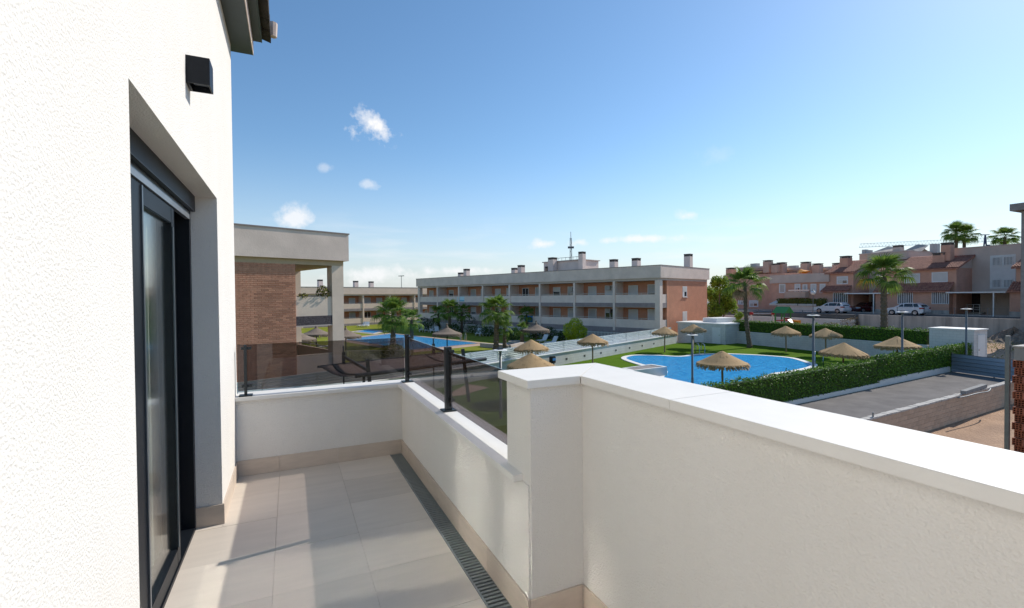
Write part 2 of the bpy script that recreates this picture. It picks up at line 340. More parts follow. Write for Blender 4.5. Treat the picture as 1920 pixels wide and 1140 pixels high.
mx0 = n.new('ShaderNodeMixShader'); mx0.inputs[0].default_value = .55; l.new(tr.outputs[0], mx0.inputs[1]); l.new(df.outputs[0], mx0.inputs[2])
l.new(M2(n, l, 'MULTIPLY', fr.outputs[0], .4), mxs.inputs[0]); l.new(mx0.outputs[0], mxs.inputs[1]); l.new(gl.outputs[0], mxs.inputs[2]); l.new(mxs.outputs[0], n['Material Output'].inputs[0]); MATS['pool_water'] = M
leafmat('leaf_hedge', (.04, .105, .013), (.16, .30, .03), .3)
leafmat('leaf_palm', (.08, .16, .028), (.23, .32, .06), .4, .4)
leafmat('leaf_palm_yellow', (.30, .20, .02), (.38, .28, .04), .3, .5)
leafmat('leaf_palm_dry', (.22, .15, .08), (.30, .22, .12), .2, .8)
leafmat('leaf_tree', (.13, .23, .03), (.34, .44, .06), .45)
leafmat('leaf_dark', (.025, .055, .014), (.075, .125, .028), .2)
leafmat('leaf_lime', (.30, .40, .025), (.58, .62, .06), .45)
leafmat('leaf_olive', (.09, .11, .025), (.22, .20, .04), .3)
leafmat('leaf_weed', (.14, .17, .04), (.28, .26, .08), .3)
# ------------------------------------------------------------------ ground and setting
structure(MB().box(-3000, 3000, -3000, 3000, -1.6, -1.3).build('ground', 'ground'))
WA, WB = gz(1060, 683), gz(1266, 644)                     # foot of the long boundary wall of the pool garden
wd_ = (WB-WA).normalized(); wnrm = Vector((wd_.y, -wd_.x, 0))   # wnrm points to our side
W0 = WA-wd_*36; W1 = WB+wd_*.6
HA, HB = gz(1500, 757), gz(1782, 697); hd = (HB-HA).normalized(); hn = Vector((-hd.y, hd.x, 0))   # front hedge, hn towards the pool
H0 = HA-hd*11; H1 = HB+hd*3.7
KA, KB = gz(1640, 782, .12), gz(1888, 718, .12); kd = (KB-KA).normalized(); K0 = KA-kd*11; K1 = KB+kd*4.2
BX = 43.0                                                  # back wall of the pool garden
def xy(*ps): return [(p[0], p[1]) for p in ps]
lawn = [(W0.x, W0.y), (W1.x, W1.y), (BX, 37.2), (BX, H1.y), (H1.x, H1.y), (H0.x, H0.y), (2.5, 5.2), (-25, 5.2)]
structure(MB().prism(lawn, -1.25, 0).build('lawn', 'turf'))
asph = [(H0.x-8, H0.y-.6), (H0.x, H0.y-.02), (HB.x+.4, HB.y-.02), (K1.x+1, K1.y+.25), (K0.x, K0.y+.15), (K0.x-8, K0.y-.35)]
structure(MB().prism(xy(*[(a[0], a[1]) for a in asph]), -1.26, -.004).build('parking_lot', 'asphalt'))
structure(MB().box(2.5, 42, -25, 40, -1.3, -1.2).build('building_plot', 'dirt'))
nb = [(W0.x-wd_.x*30, W0.y-wd_.y*30), (W0.x, W0.y), (W1.x, W1.y), (60, 50), (60, 160), (-120, 160), (-120, 20)]
structure(MB().prism(nb, -1.28, -.30).build('neighbouring_garden', 'garden_grass'))
# dirt plot rising behind the back wall up to the street's retaining wall
bm = MB(); nx, ny = 26, 60; X0, X1, Y0, Y1 = BX+.15, 66.0, -40.0, 110.0
for i in range(nx+1):
    for j in range(ny+1):
        u = i/nx; x = X0+(X1-X0)*u; y = Y0+(Y1-Y0)*j/ny
        bm.v.append((x, y, .05+.75*u*u+.18*math.sin(x*1.7+y*.6)*math.sin(y*.9)*u+random.uniform(-.06, .06)))
for i in range(nx):
    for j in range(ny): a = i*(ny+1)+j; bm.f.append((a, a+ny+1, a+ny+2, a+1))
structure(bm.build('rough_ground', 'dirt', smooth=True))
SZ = 2.55                                                  # street level
structure(MB().box(63.4, 140, -60, 130, -1.2, SZ).build('street', 'street'))
structure(MB().box(69.2, 70.4, -60, 130, SZ, SZ+.12).build('pavement', 'pale_paving'))
# ------------------------------------------------------------------ terrace floor
tf = structure(MB().box(-.72, 1.5, -4, 4.7, 3.3, FL-.012).build('terrace_floor', 'grout'))
xs = [-.60, -.10, .367, .823]; ys = [4.478-.4667*k for k in range(19)]; g = .0008
def tile_piece(x0, x1, y0, y1):
    b = MB().box(x0+g, x1-g, y0+g, y1-g, FL-.0118, FL+random.uniform(-.0004, .0004)); return b.build('floor_tile', 'tile', tf)
for j in range(len(ys)-1):
    y1, y0 = ys[j], ys[j+1]
    for i in range(3):
        x0, x1 = xs[i], xs[i+1]
        if i == 0 and not (y0 > 1.7 and y1 < 3.62):
            x0 = -.418
            if y0 < 3.6 < y1: tile_piece(-.60, -.418, y0, 3.6)
            if y0 < 1.745 < y1: tile_piece(-.60, -.418, 1.745, y1)
        tile_piece(x0, x1, y0, y1)
    if y1 < 1.9: tile_piece(.948, 1.215, y0, y1)
# linear drain
dr = thing('drain_channel', 'long narrow slotted grey drain grate at the foot of the low parapet', 'drain', (.885, 3, FL))
MB().box(.823, .947, -4, 4.478, FL-.012, FL-.008).build('channel_bed', 'drain_dark', dr)
MB().box(.824, .833, -4, 4.477, FL-.0079, FL+.003).build('edge_rail', 'grate', dr)
MB().box(.937, .946, -4, 4.477, FL-.0079, FL+.003).build('edge_rail', 'grate', dr)
sl = MB().box(-.052, .052, -.0075, .0075, -.0045, .0045).mesh('grate_slat'); sl.materials.append(MATS['grate'])
y = 4.46; k = 0
while k < 118 and y > .6: place('grate_slat', sl, dr, (.885, y, FL-.002)); y -= .0285; k += 1
MB().box(.833, .937, -4, .6, FL-.0079, FL+.0015).build('grate_plate', 'grate', dr)
# ------------------------------------------------------------------ house wall on the left
WX = -.42; HY = 4.62; DY0, DY1, DZ = 1.745, 3.60, 5.85
hs = thing('white_house', 'white textured stucco house wall with a deep sliding door opening', 'house', (-4, 1, 0))
w = MB(); w.box(WX-.16, WX, -4, DY0, 3.3, 7.6); w.box(WX-.16, WX, DY1, HY, 3.3, 7.6); w.box(WX-.16, WX, DY0, DY1, DZ, 7.6)
w.build('wall', 'stucco', hs)
w = MB(); w.box(-8, WX-.161, HY-.25, HY-.002, 0, 7.6); w.box(-8, WX, -4.25, -4, 0, 7.6); w.box(-8, -7.75, -4, HY-.26, 0, 7.6); w.box(WX-.30, WX-.161, -4, DY0-.1, 3.3, 7.6)
w.box(WX-.30, WX-.161, DY1+.1, HY-.26, 3.3, 7.6); w.box(WX-.30, WX-.161, DY0-.1, DY1+.1, DZ+.1, 7.6); w.build('wall', 'stucco', hs)
MB().box(-7.7, -.73, -3.9, HY-.27, 3.5, FL-.02).build('room_floor', 'tile', hs)
MB().box(-7.7, -.73, -3.9, HY-.27, 6.4, 6.5).build('room_ceiling', 'room', hs)
MB().box(-5.1, -5.0, -3.9, HY-.27, FL-.02, 6.4).build('room_wall', 'room', hs)
MB().box(-8, 1.38, -4.2, 4.64, 0, 3.29).build('lower_storey', 'stucco', hs)
for (a, b) in ((4.478, 4.142), (4.138, 3.602), ): MB().box(WX, WX+.011, b, a, FL+.0005, FL+.13).build('skirting_tile', 'skirting_tile', hs)
MB().box(WX-.145, WX+.011, DY1-.011, DY1-.0005, FL+.0005, FL+.13).build('skirting_tile', 'skirting_tile', hs)
for k in range(9): MB().box(WX, WX+.011, DY0-.002-.465*(k+1)+.003, DY0-.002-.465*k, FL+.0005, FL+.13).build('skirting_tile', 'skirting_tile', hs)
# eaves: soffit, fascia, gutter board, dark tiles, ridge cap end
EY = 4.75
ev = MB().box(-.58, -.265, -4, EY, 7.33, 7.47).build('eaves_soffit', 'soffit', hs)
MB().box(-.264, -.258, -4, EY+.002, 7.328, 7.49).build('fascia_board', 'trim', ev)
MB().box(-.257, -.195, -4, EY-.03, 7.44, 7.52).build('gutter_board', 'soffit', ev)
MB().box(-.194, -.188, -4, EY-.028, 7.438, 7.54).build('gutter_lip', 'anthracite_sheen', ev)
rf = MB().poly([(-.6, -4, 7.53), (-.15, -4, 7.52), (-.15, EY-.02, 7.52), (-.6, EY-.02, 7.53)]).poly([(-4.2, -4, 8.6), (-.15, -4, 7.6), (-.15, EY-.02, 7.6), (-4.2, EY-.02, 8.6)]).poly([(-4.2, -4, 8.6), (-8, -4, 7.6), (-8, EY-.02, 7.6), (-4.2, EY-.02, 8.6)]).build('roof', 'rooftile_dark', hs)
yy = -3.9
while yy < EY-.1:
    w_ = .19; dz = random.uniform(-.008, .008); b = MB()
    b.poly([(-.7, yy, 7.64+dz), (-.12, yy, 7.47+dz), (-.12, yy+w_, 7.47-dz), (-.7, yy+w_, 7.64-dz)]); b.poly([(-.7, yy, 7.72), (-.118, yy, 7.53+dz), (-.118, yy+w_*.5, 7.575+dz), (-.118, yy+w_, 7.53), (-.7, yy+w_, 7.72)])
    b.poly([(-.12, yy, 7.47+dz), (-.118, yy, 7.53+dz), (-.118, yy+w_*.5, 7.575+dz), (-.118, yy+w_, 7.53), (-.12, yy+w_, 7.47-dz)]); b.poly([(-.7, yy, 7.64+dz), (-.7, yy, 7.72), (-.118, yy, 7.53+dz), (-.12, yy, 7.47+dz)])
    b.poly([(-.7, yy+w_, 7.64-dz), (-.7, yy+w_, 7.72), (-.118, yy+w_, 7.53), (-.12, yy+w_, 7.47-dz)]); b.build('roof_tile', 'rooftile_dark', rf); yy += .197
MB().lathe([(.0, 7.50), (.03, 7.50), (.036, 7.60), (.036, 7.62), (0, 7.62)], 8, (-.10, EY-.05)).build('gutter_end', 'trim', rf)
# wall lamp
lp = thing('wall_lamp', 'small black cube wall lamp on the white stucco above the sliding door', 'wall lamp', (WX, 2.67, 6.2))
b = MB(); b.box(WX, WX+.095, 2.625, 2.632, 6.2, 6.325); b.box(WX, WX+.095, 2.728, 2.735, 6.2, 6.325); b.box(WX+.088, WX+.095, 2.632, 2.728, 6.2, 6.325); b.box(WX, WX+.012, 2.632, 2.728, 6.2, 6.325); b.box(WX+.012, WX+.088, 2.632, 2.728, 6.30, 6.318)
b.build('housing', 'anthracite', lp); MB().box(WX+.02, WX+.08, 2.645, 2.715, 6.225, 6.24).build('lens', 'alu', lp)
# sliding door
sdr = thing('sliding_door', 'dark grey aluminium sliding glass door with a rolled up shutter in a deep reveal', 'door', (-.6, 2.7, FL))
b = MB(); b.box(-.70, -.565, DY1-.045, DY1-.001, FL+.001, DZ-.001); b.box(-.70, -.565, DY0+.001, DY0+.045, FL+.001, DZ-.001); b.box(-.70, -.565, DY0+.046, DY1-.046, DZ-.075, DZ-.001); b.box(-.70, -.565, DY0+.046, DY1-.046, FL+.001, FL+.022)
b.build('frame', 'anthracite', sdr)
MB().box(-.562, -.535, DY0+.002, DY1-.03, DZ-.10, DZ-.002).build('shutter_guide', 'anthracite', sdr)
for k in range(2): MB().box(-.590+.004*k, -.566+.004*k, DY0+.05, DY1-.05, DZ-.115-.036*k, DZ-.082-.036*k).build('shutter_slat', 'alu', sdr)
def sash(x0, x1, y0, y1, w0=.085):
    z0, z1 = FL+.024, DZ-.152; b = MB(); b.box(x0, x1, y0, y0+w0, z0, z1); b.box(x0, x1, y1-.07, y1, z0, z1); b.box(x0, x1, y0+w0+.001, y1-.071, z1-.09, z1); b.box(x0, x1, y0+w0+.001, y1-.071, z0, z0+.09)
    s = b.build('sash', 'anthracite', sdr, bevel=.004); MB().box((x0+x1)/2-.004, (x0+x1)/2+.004, y0+w0-.005, y1-.065, z0+.085, z1-.085).build('glass', 'door_glass', s)
    return s
sa = sash(-.620, -.572, 2.36, 3.16, .165); MB().box(-.655, -.64, 3.161, 3.554, FL+.023, DZ-.076).build('dark_gap_sheet', 'anthracite', sdr); sash(-.680, -.632, 1.80, 2.50)  # dark sheet between the sashes' end and jamb paints the open doorway's gloom
MB().box(-.5715, -.5650, 2.506, 2.524, FL+.03, DZ-.16).build('bead', 'anthracite_sheen', sa)
MB().box(-.5715, -.5650, 3.092, 3.104, FL+.12, DZ-.26).build('bead', 'anthracite_sheen', sa)
b = MB()
for k in range(84):
    y = 3.34-.009*k*1.9; y2 = y-.0171
    b.poly([(-.705+.012*math.sin(k*1.3), y, FL+.02), (-.705+.012*math.sin((k+1)*1.3), y2, FL+.02), (-.705+.012*math.sin((k+1)*1.3), y2, 6.3), (-.705+.012*math.sin(k*1.3), y, 6.3)])
tag(b.build('reflection_sheet', 'reflection_sheet', smooth=True), 'pale grey-green pleated sheet added behind the sliding door as its glass reflection', 'reflection_sheet')  # added sheet: the pale reflection in the glass is put into its colour
# ------------------------------------------------------------------ low parapet with glass balustrade
pw = thing('low_parapet', 'low cream stucco parapet wall with flat pale coping under a tinted glass balustrade', 'parapet', (.95, 4.5, FL))
b = MB(); b.box(-.419, 1.11, 4.49, 4.66, 3.3, 4.36); b.box(.94, 1.11, 1.86, 4.4899, 3.3, 4.36); b.build('wall', 'stucco', pw)
def coping_piece(pts, z0, z1, par):
    return MB().prism(pts, z0, z1).build('coping_slab', 'coping', par, bevel=.0012)
coping_piece([(-.419, 4.45), (.9, 4.45), (1.14, 4.70), (-.419, 4.70)], 4.36, 4.39, pw)
yy = [4.449, 3.20, 1.905]
coping_piece([(.902, 4.449), (.902, 3.202), (1.14, 3.202), (1.14, 4.697)], 4.36, 4.39, pw)
coping_piece([(.902, 3.199), (.902, 1.93), (1.14, 1.93), (1.14, 3.199)], 4.36, 4.39, pw)
xx = [-.409, -.10, .367, .929]
for i in range(3): MB().box(xx[i]+.001, xx[i+1]-.001, 4.479, 4.4895, FL+.0005, FL+.13).build('skirting_tile', 'skirting_tile', pw)
yy = [4.478, 4.20, 3.733, 3.266, 2.80, 2.333, 1.845]
for i in range(6): MB().box(.929, .9395, yy[i+1]+.001, yy[i]-.001, FL+.0005, FL+.13).build('skirting_tile', 'skirting_tile', pw)
gr = thing('glass_balustrade', 'smoky tinted glass balustrade on slim black posts above the low parapet', 'railing', (1.0, 4.5, 4.39))
GX, GY = 1.01, 4.545; GT = 4.815
MB().box(-.405, GX-.03, GY-.004, GY+.004, 4.43, GT).build('glass_panel', 'rail_glass', gr)
MB().box(GX-.004, GX+.004, 3.275, GY-.03, 4.43, GT).build('glass_panel', 'rail_glass', gr)
MB().box(GX-.004, GX+.004, 1.95, 3.215, 4.43, GT).build('glass_panel', 'rail_glass', gr)
for (x, y, wx, wy, hh) in [(-.345, GY-.035, .022, .022, GT+.0), (GX-.005, GY-.01, .036, .036, GT+.03), (GX, 3.245, .045, .045, GT+.03)]:
    p = MB().box(x-wx/2, x+wx/2, y-wy/2, y+wy/2, 4.40, hh).build('post', 'rail_metal', gr, bevel=.002)
    MB().box(x-.05, x+.05, y-.045, y+.045, 4.3905, 4.40).build('base_plate', 'rail_metal', p, bevel=.002)
    for zz in (4.47, hh-.03):
        if wx < .03: MB().box(x-.03, x+.045, y+.012, y+.03, zz-.011, zz+.011).build('clamp', 'rail_metal', p)
        else: MB().box(x-.004, x+.034, y-.045, y-.026, zz-.011, zz+.011).build('clamp', 'rail_metal', p)
# ------------------------------------------------------------------ tall parapet and its pillar
tp = thing('tall_parapet', 'tall cream stucco parapet wall with a corner pillar and smooth white coping', 'parapet', (1.3, 1, FL))
b = MB(); b.box(.95, 1.47, 1.85, 2.10, 3.3, 4.80); b.box(1.22, 1.47, -4, 1.8499, 3.3, 4.80); b.build('wall', 'stucco', tp)
coping_piece([(.92, 1.82), (1.189, 1.82), (1.50, 2.14), (.92, 2.14)], 4.80, 4.835, tp)
coping_piece([(1.192, 1.818), (1.192, 1.262), (1.50, 1.262), (1.50, 2.137)], 4.80, 4.835, tp)
coping_piece([(1.192, 1.2612), (1.192, -4), (1.50, -4), (1.50, 1.2612)], 4.80, 4.835, tp)
MB().box(.941, 1.209, 1.839, 1.8495, FL+.0005, FL+.13).build('skirting_tile', 'skirting_tile', tp)
for k in range(12): MB().box(1.209, 1.2195, 1.838-.4667*(k+1)+.001, 1.838-.4667*k-.001, FL+.0005, FL+.13).build('skirting_tile', 'skirting_tile', tp)
# ------------------------------------------------------------------ apartment blocks around the neighbouring pool
A1 = R(70.5); g1 = Vector((math.sin(A1), math.cos(A1), 0)); g2 = Vector((-math.cos(A1), math.sin(A1), 0))
def frame(o, sdir, ddir, z=0):
    o = Vector((o[0], o[1], z)); return lambda s, d, h: o+sdir*s+ddir*d+Vector((0, 0, h))
def chimney(T, s, d, z0, h, root, w=.8, mt='cream_render'):
    c = MB().box(s-w/2, s+w/2, d-w/2, d+w/2, z0, z0+h, T).build('chimney', mt, root)
    b = MB()
    for (a, e) in ((-1, -1), (1, -1), (-1, 1), (1, 1)): b.box(s+a*w*.42-.06, s+a*w*.42+.06, d+e*w*.42-.06, d+e*w*.42+.06, z0+h, z0+h+.22, T)
    b.box(s-w*.36, s+w*.36, d-w*.36, d+w*.36, z0+h+.02, z0+h+.2, T); b.box(s-w*.52, s+w*.52, d-w*.52, d+w*.52, z0+h+.22, z0+h+.32, T)
    b.build('chimney_cap', 'chimney_cap', c)
def window_unit(T, s0, s1, d, z0, z1, root, kind, out=-1):
    """a framed opening standing proud of the back wall: shutter, glass or half shutter"""
    o = out
    def D(a, b): return (d+o*b, d+o*a)
    fr = MB(); t = .07
    for (a, b_, c, e) in ((s0, s0+t, z0, z1), (s1-t, s1, z0, z1), (s0+t, s1-t, z1-t, z1)): fr.box(a, b_, *D(.002, .06), c, e, T)
    f = fr.build('window', 'window_frame', root)
    if kind == 'glass':
        mid = (s0+s1)/2
        MB().box(s0+t, mid-.03, *D(.004, .02), z0, z1-t, T).build('pane', 'window_glass', f); MB().box(mid+.03, s1-t, *D(.004, .02), z0, z1-t, T).build('pane', 'window_glass', f)
        MB().box(mid-.03, mid+.03, *D(.004, .045), z0, z1-t, T).build('mullion', 'window_frame', f)
    else:
        zs = z0+(z1-z0)*(0 if kind == 'shut' and random.random() < .6 else random.uniform(.05, .18) if kind == 'shut' else random.uniform(.3, .7))
        MB().box(s0+t, s1-t, *D(.004, .035), zs, z1-t, T).build('roller_shutter', 'shutter' if random.random() < .6 else 'shutter_grey', f)
        if zs > z0+.05: MB().box(s0+t, s1-t, *D(.004, .02), z0, zs, T).build('pane', 'window_glass', f)
    return f
def apartment(name, label, o, sdir, ddir, nb, z, depth, endwall, brick_back, bay=6.0, bal=2.0, s_start=0, end_bal=1.65, render='grey_render', parapet='cream_render', kinds=None, awn=None):
    T = frame(o, sdir, ddir, z); L = bay*nb
    root = thing(name, label, 'apartment block', T(0, 0, -.3))
    ZT, ZF, Z2, Z1 = 8.5, 6.86, 4.3, 1.4
    fs = MB(); fs.box(-.22, L+.22, -.2, depth+.2, 7.12, ZT, T); fs.build('fascia', render, root)
    MB().box(-.26, L+.26, -.24, depth+.24, ZT+.002, ZT+.06, T).build('roof_edge', 'slab_band', root)
    MB().box(0, L, 0, depth, ZF, 7.119, T).build('ceiling_slab', 'soffit_warm' if endwall == 'pieces' else 'trim', root)
    for k in range(nb+1):
        w = .3 if 0 < k < nb else .6
        s0 = min(max(k*bay-w/2, .004), L-w-.004)
        MB().box(s0, s0+w, .004, .62 if k in (0, nb) else .5, -.6, ZF-.002, T).build('pillar', 'pier' if endwall == 'pieces' else parapet, root)
    MB().box(0, L, bal+.0, depth-.02, -.5, ZF-.004, T).build('wall', brick_back, root)
    for zi, z0 in enumerate((Z1, Z2)):
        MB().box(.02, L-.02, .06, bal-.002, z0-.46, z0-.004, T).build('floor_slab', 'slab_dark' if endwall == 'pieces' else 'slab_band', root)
        MB().box(.02, L-.02, .10, bal-.004, z0-.52, z0-.461, T).build('ceiling', 'trim', root)
    for k in range(nb):
        for zi, z0 in enumerate((Z1, Z2)):
            a, b_ = k*bay+(.16 if k else .605), (k+1)*bay-(.16 if k < nb-1 else .605)
            MB().box(a, b_, .10, .24, z0-.002, z0+.97, T).build('balcony_parapet', parapet, root)
            rl = MB().box(a+.05, b_-.05, .15, .19, z0+1.11, z0+1.15, T)
            for q in range(4): u = a+.1+(b_-a-.2)*q/3; rl.box(u-.012, u+.012, .16, .18, z0+.97, z0+1.11, T)
            rl.build('handrail', 'handrail', root)
            if k: MB().box(k*bay-.07, k*bay+.07, .51, bal-.006, z0-.003, z0+2.54, T).build('partition', parapet, root)
            kk = kinds or ['shut', 'shut', 'glass', 'half', 'shut', 'shut', 'shut', 'half']
            q = kk[(k*2+zi*3) % len(kk)]
            window_unit(T, k*bay+1.1, k*bay+2.6, bal, z0+.0, z0+2.15, root, q)
            window_unit(T, k*bay+3.9, k*bay+5.2, bal, z0+.0, z0+2.1, root, kk[(k*3+zi) % len(kk)])
    # end of the balconies
    for zi, z0 in enumerate((Z1, Z2)): MB().box(.05, .19, .625, bal-.005 if endwall != 'pieces' else 2.448, z0-.003, z0+.97, T).build('balcony_parapet', parapet, root)
    return T, root
CM = dep(1237, 497, 52.7); CL = dep(643, 441, 24.9); CN = dep(645, 539, 92)
# main block
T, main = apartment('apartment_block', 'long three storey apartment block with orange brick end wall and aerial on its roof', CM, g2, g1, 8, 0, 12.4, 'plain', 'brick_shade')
MB().box(.001, .18, 1.65, 10.8, -.4, 6.855, T).build('end_wall', 'brick_orange', main)
MB().box(.06, .18, 10.801, 12.3, -.4, 6.85, T).build('end_wall', 'cream_render', main)
for z0 in (1.95, 4.95):
    f = MB().box(-.012, .10, 5.5, 6.65, z0, z0+1.25, T).build('window', 'window_frame', main); MB().box(-.018, -.0125, 5.58, 6.57, z0+(.62 if z0 > 3 else .06), z0+1.19, T).build('roller_shutter', 'shutter', f)
    MB().box(-.016, -.0125, 5.95, 6.5, z0+.08, z0+.6, T).build('pane', 'window_glass', f) if z0 > 3 else None
    MB().box(-.10, -.001, 5.4, 6.75, z0-.1, z0-.005, T).build('sill', 'trim', f)
    f = MB().box(.03, .058, 11.0, 12.1, z0-.1, z0+1.6, T).build('window', 'window_frame', main); MB().box(.022, .029, 11.1, 11.5, z0, z0+1.5, T).build('pane', 'window_glass', f); MB().box(.022, .029, 11.6, 12.0, z0, z0+1.5, T).build('pane', 'window_pale', f)
MB().box(1.2, 48, -.05, .05, -.3, 1.0, T).build('vent_wall', 'slab_band', main)
b = MB()
for k in range(230): s = 1.0+k*.2; b.box(s-.02, s+.02, -2.6, -2.56, -.3, 1.0, T)
b.box(.9, 47.2, -2.62, -2.54, .9, .94, T); b.build('picket_fence', 'white_paint', main, kind='stuff')
for (s, d, h) in [(4.6, 2.8, .9), (8.2, 3.4, 1.0), (1.2, 9.6, 1.55), (24.4, 3, 1.1), (26.4, 3.6, .8), (37.5, 3, 1.15), (39.3, 3.2, 0.6)]: chimney(T, s, d, 8.5, h, main)
ph = MB().box(15.2, 22.5, 6.0, 10, 8.5, 10.3, T).build('penthouse', 'cream_render', main); MB().box(15.0, 22.7, 5.8, 10.2, 10.302, 10.42, T).build('penthouse_roof', 'trim', ph)
chimney(T, 14.9, 5.6, 8.5, 2.6, main, .75); chimney(T, 20.2, 5.4, 8.5, 2.1, main, 1.0)
MB().box(20.6, 22.2, 5.95, 5.998, 9.0, 9.7, T).build('penthouse_window', 'window_glass', ph)
mast = MB(); p = T(17.6, 6.5, 10.4)
for q in range(3): mast.tube([p+Vector((.16*math.cos(q*2.1), .16*math.sin(q*2.1), 0)), p+Vector((.13*math.cos(q*2.1), .13*math.sin(q*2.1), 3.3))], .035, 5)
for q in range(11): mast.bar(p+Vector((.15*math.cos(q*2.1), .15*math.sin(q*2.1), .3*q)), p+Vector((.15*math.cos(q*2.1+2.1), .15*math.sin(q*2.1+2.1), .3*q+.3)), .03, .03)
mast.bar(p+Vector((-.4, .2, 1.9)), p+Vector((.4, -.2, 1.9)), .05, .3); mast.bar(p+Vector((0, 0, 3)), p+Vector((0, 0, 4.2)), .05, .05); mast.build('aerial_mast', 'antenna', main)
b = MB()
for q in range(6): u = T(16.2+q*.7, 6.1, 10.42); b.bar(u, u+Vector((0, 0, .45)), .03, .03); b.bar(u+Vector((-.25, .1, .4)), u+Vector((.25, -.1, .42)), .03, .06)
b.build('aerials', 'antenna', main)
sg = MB().box(35.2, 36.6, -.014, .098, 4.45, 5.22, T)
sg = tag(MB().box(34.6, 36.4, -.012, -.004, 4.42, 5.22, lambda s, d, h: T(s, d+.095, h)).build('for_sale_banner', 'sign_blue'), 'small pale blue banner hung on an upper balcony parapet', 'banner')
MB().box(34.6, 36.4, -.018, -.013, 4.42, 4.62, lambda s, d, h: T(s, d+.095, h)).build('banner_stripe', 'sign_teal', sg); MB().box(35.9, 36.2, -.018, -.013, 4.85, 5.15, lambda s, d, h: T(s, d+.095, h)).build('banner_mark', 'sign_teal', sg)
tag(MB().box(19.4, 21.0, .06, .098, 1.5, 2.4, T).build('towel', 'plastic_blue'), 'blue towel hung over a lower balcony parapet', 'towel')
for (s, zz) in ((8.0, 5.9), (8.0, 3.0), (13.9, 5.85), (19.8, 5.85)): tag(MB().box(s-.35, s+.35, 1.62, 1.99, zz, zz+.5, T).build('air_conditioner', 'ac_unit', bevel=.03), 'pale wall mounted air conditioner inside an apartment balcony', 'air conditioner', 'air conditioners on the long apartment block')
# left block with the brick gable built brick by brick
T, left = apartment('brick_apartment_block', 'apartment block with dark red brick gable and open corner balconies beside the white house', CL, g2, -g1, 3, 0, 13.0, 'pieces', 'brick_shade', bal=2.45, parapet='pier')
MB().box(.002, .2, 2.45, 12.9, -.5, 6.855, T).build('gable_core', 'mortar', left)
BL, BH, P_ = .295, .062, .089
bme = MB().box(-BL/2, BL/2, -.011, .011, 0, BH).mesh('brick'); bme.materials.append(MATS['brick_piece'])
ang = math.atan2(-g1.y, -g1.x); mass = MB(); cnt = 0
rows = int(7.2/P_)
for r_ in range(rows):
    z0 = 6.80-r_*P_; off = (r_ % 2)*.155; d = 2.46+BL/2-(0 if not off else .155)
    while d < 12.6:
        a0, a1 = max(d-BL/2, 2.452), d+BL/2
        if a1-a0 > .1:
            if 8 < r_ < 62 and d < 4.2 and a1-a0 > BL-.01 and cnt < 300:
                p = T(-.006, d, z0); place('brick', bme, left, p, (0, 0, ang)); cnt += 1
            else:
                mass.box(-.015+random.uniform(-.003, .003), .0015, a0, a1, z0, z0+BH, T)
        d += .311
mass.build('brick', 'brick_mass', left, kind='stuff')
MB().box(.1, 2.4, -1.6, -.6, -.5, .9, T).build('planter', 'pier', left)
# far block across the pool
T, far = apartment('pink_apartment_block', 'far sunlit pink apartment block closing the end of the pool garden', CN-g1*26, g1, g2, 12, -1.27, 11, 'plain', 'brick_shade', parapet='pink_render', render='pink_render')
for (s, d, h) in [(10, 3, 1.0), (11.6, 4, 1.0), (29.6, 2.4, 1.05), (33.1, 2.6, 1.0), (15.5, 3, 1.15), (22.6, 3, 1.2)]: chimney(T, s, d, 8.5, h, far, .8)
sl_ = thing('street_lamp', 'tall thin grey street lamp rising behind the far pink block', 'street lamp', dep(753, 560, 130)); p = dep(753, 560, 130); p.z = 0
MB().tube([p, p+Vector((0, 0, 11.0))], .10, 6, .07).build('post', 'lamp_post', sl_); MB().bar(p+Vector((-.7, .3, 11.0)), p+Vector((.7, -.3, 11.05)), .35, .18).build('lamp_head', 'lamp_post', sl_)
# plants on the corner balcony
def blob(P, rad, n, size, material, name, parent=None, squash=(1, 1, 1), kind=None, holes=True):
    c = np.array(P, float); k = rng.normal(size=(n, 3)); k /= np.linalg.norm(k, axis=1)[:, None]
    # lumpy radius from a handful of random lobes
    lob = rng.normal(size=(14, 3)); lob /= np.linalg.norm(lob, axis=1)[:, None]
    bumpf = np.max(np.clip(k@lob.T, 0, 1)**6, axis=1)
    r = rad*(.62+.42*bumpf)*rng.uniform(.55, 1.0, n)**.45
    pts = c+k*r[:, None]*np.array(squash); nr = k.copy(); nr[:, 2] += .3
    return quads(name, leaves(pts, size, .3, nr, .9), material, parent, kind)
bp_ = thing('balcony_plant', 'sparse shrub growing in a planter on the upper corner balcony', 'plant', T(0, 0, 0)); Tl = frame(CL, g2, -g1, 0)
p = Tl(.25, 1.0, 5.5); blob(p, .42, 240, .06, 'leaf_olive', 'foliage', bp_)
b = MB()
for q in range(9): b.tube([Tl(.25, 1.0, 5.15), Tl(.25+random.uniform(-.2, .2), 1.0+random.uniform(-.35, .35), 5.7)], .012, 4)
b.build('stem', 'trunk', bp_)
bp2 = thing('balcony_planter', 'low trailing plants along the upper corner balcony rail', 'plant', Tl(0, 0, 0)); blob(Tl(.2, 2.0, 5.3), .30, 140, .05, 'leaf_olive', 'foliage', bp2, (1, 1.4, .5)); MB().box(.08, .3, .7, 2.3, 5.2705, 5.32, Tl).build('trough', 'door_dark', bp2)
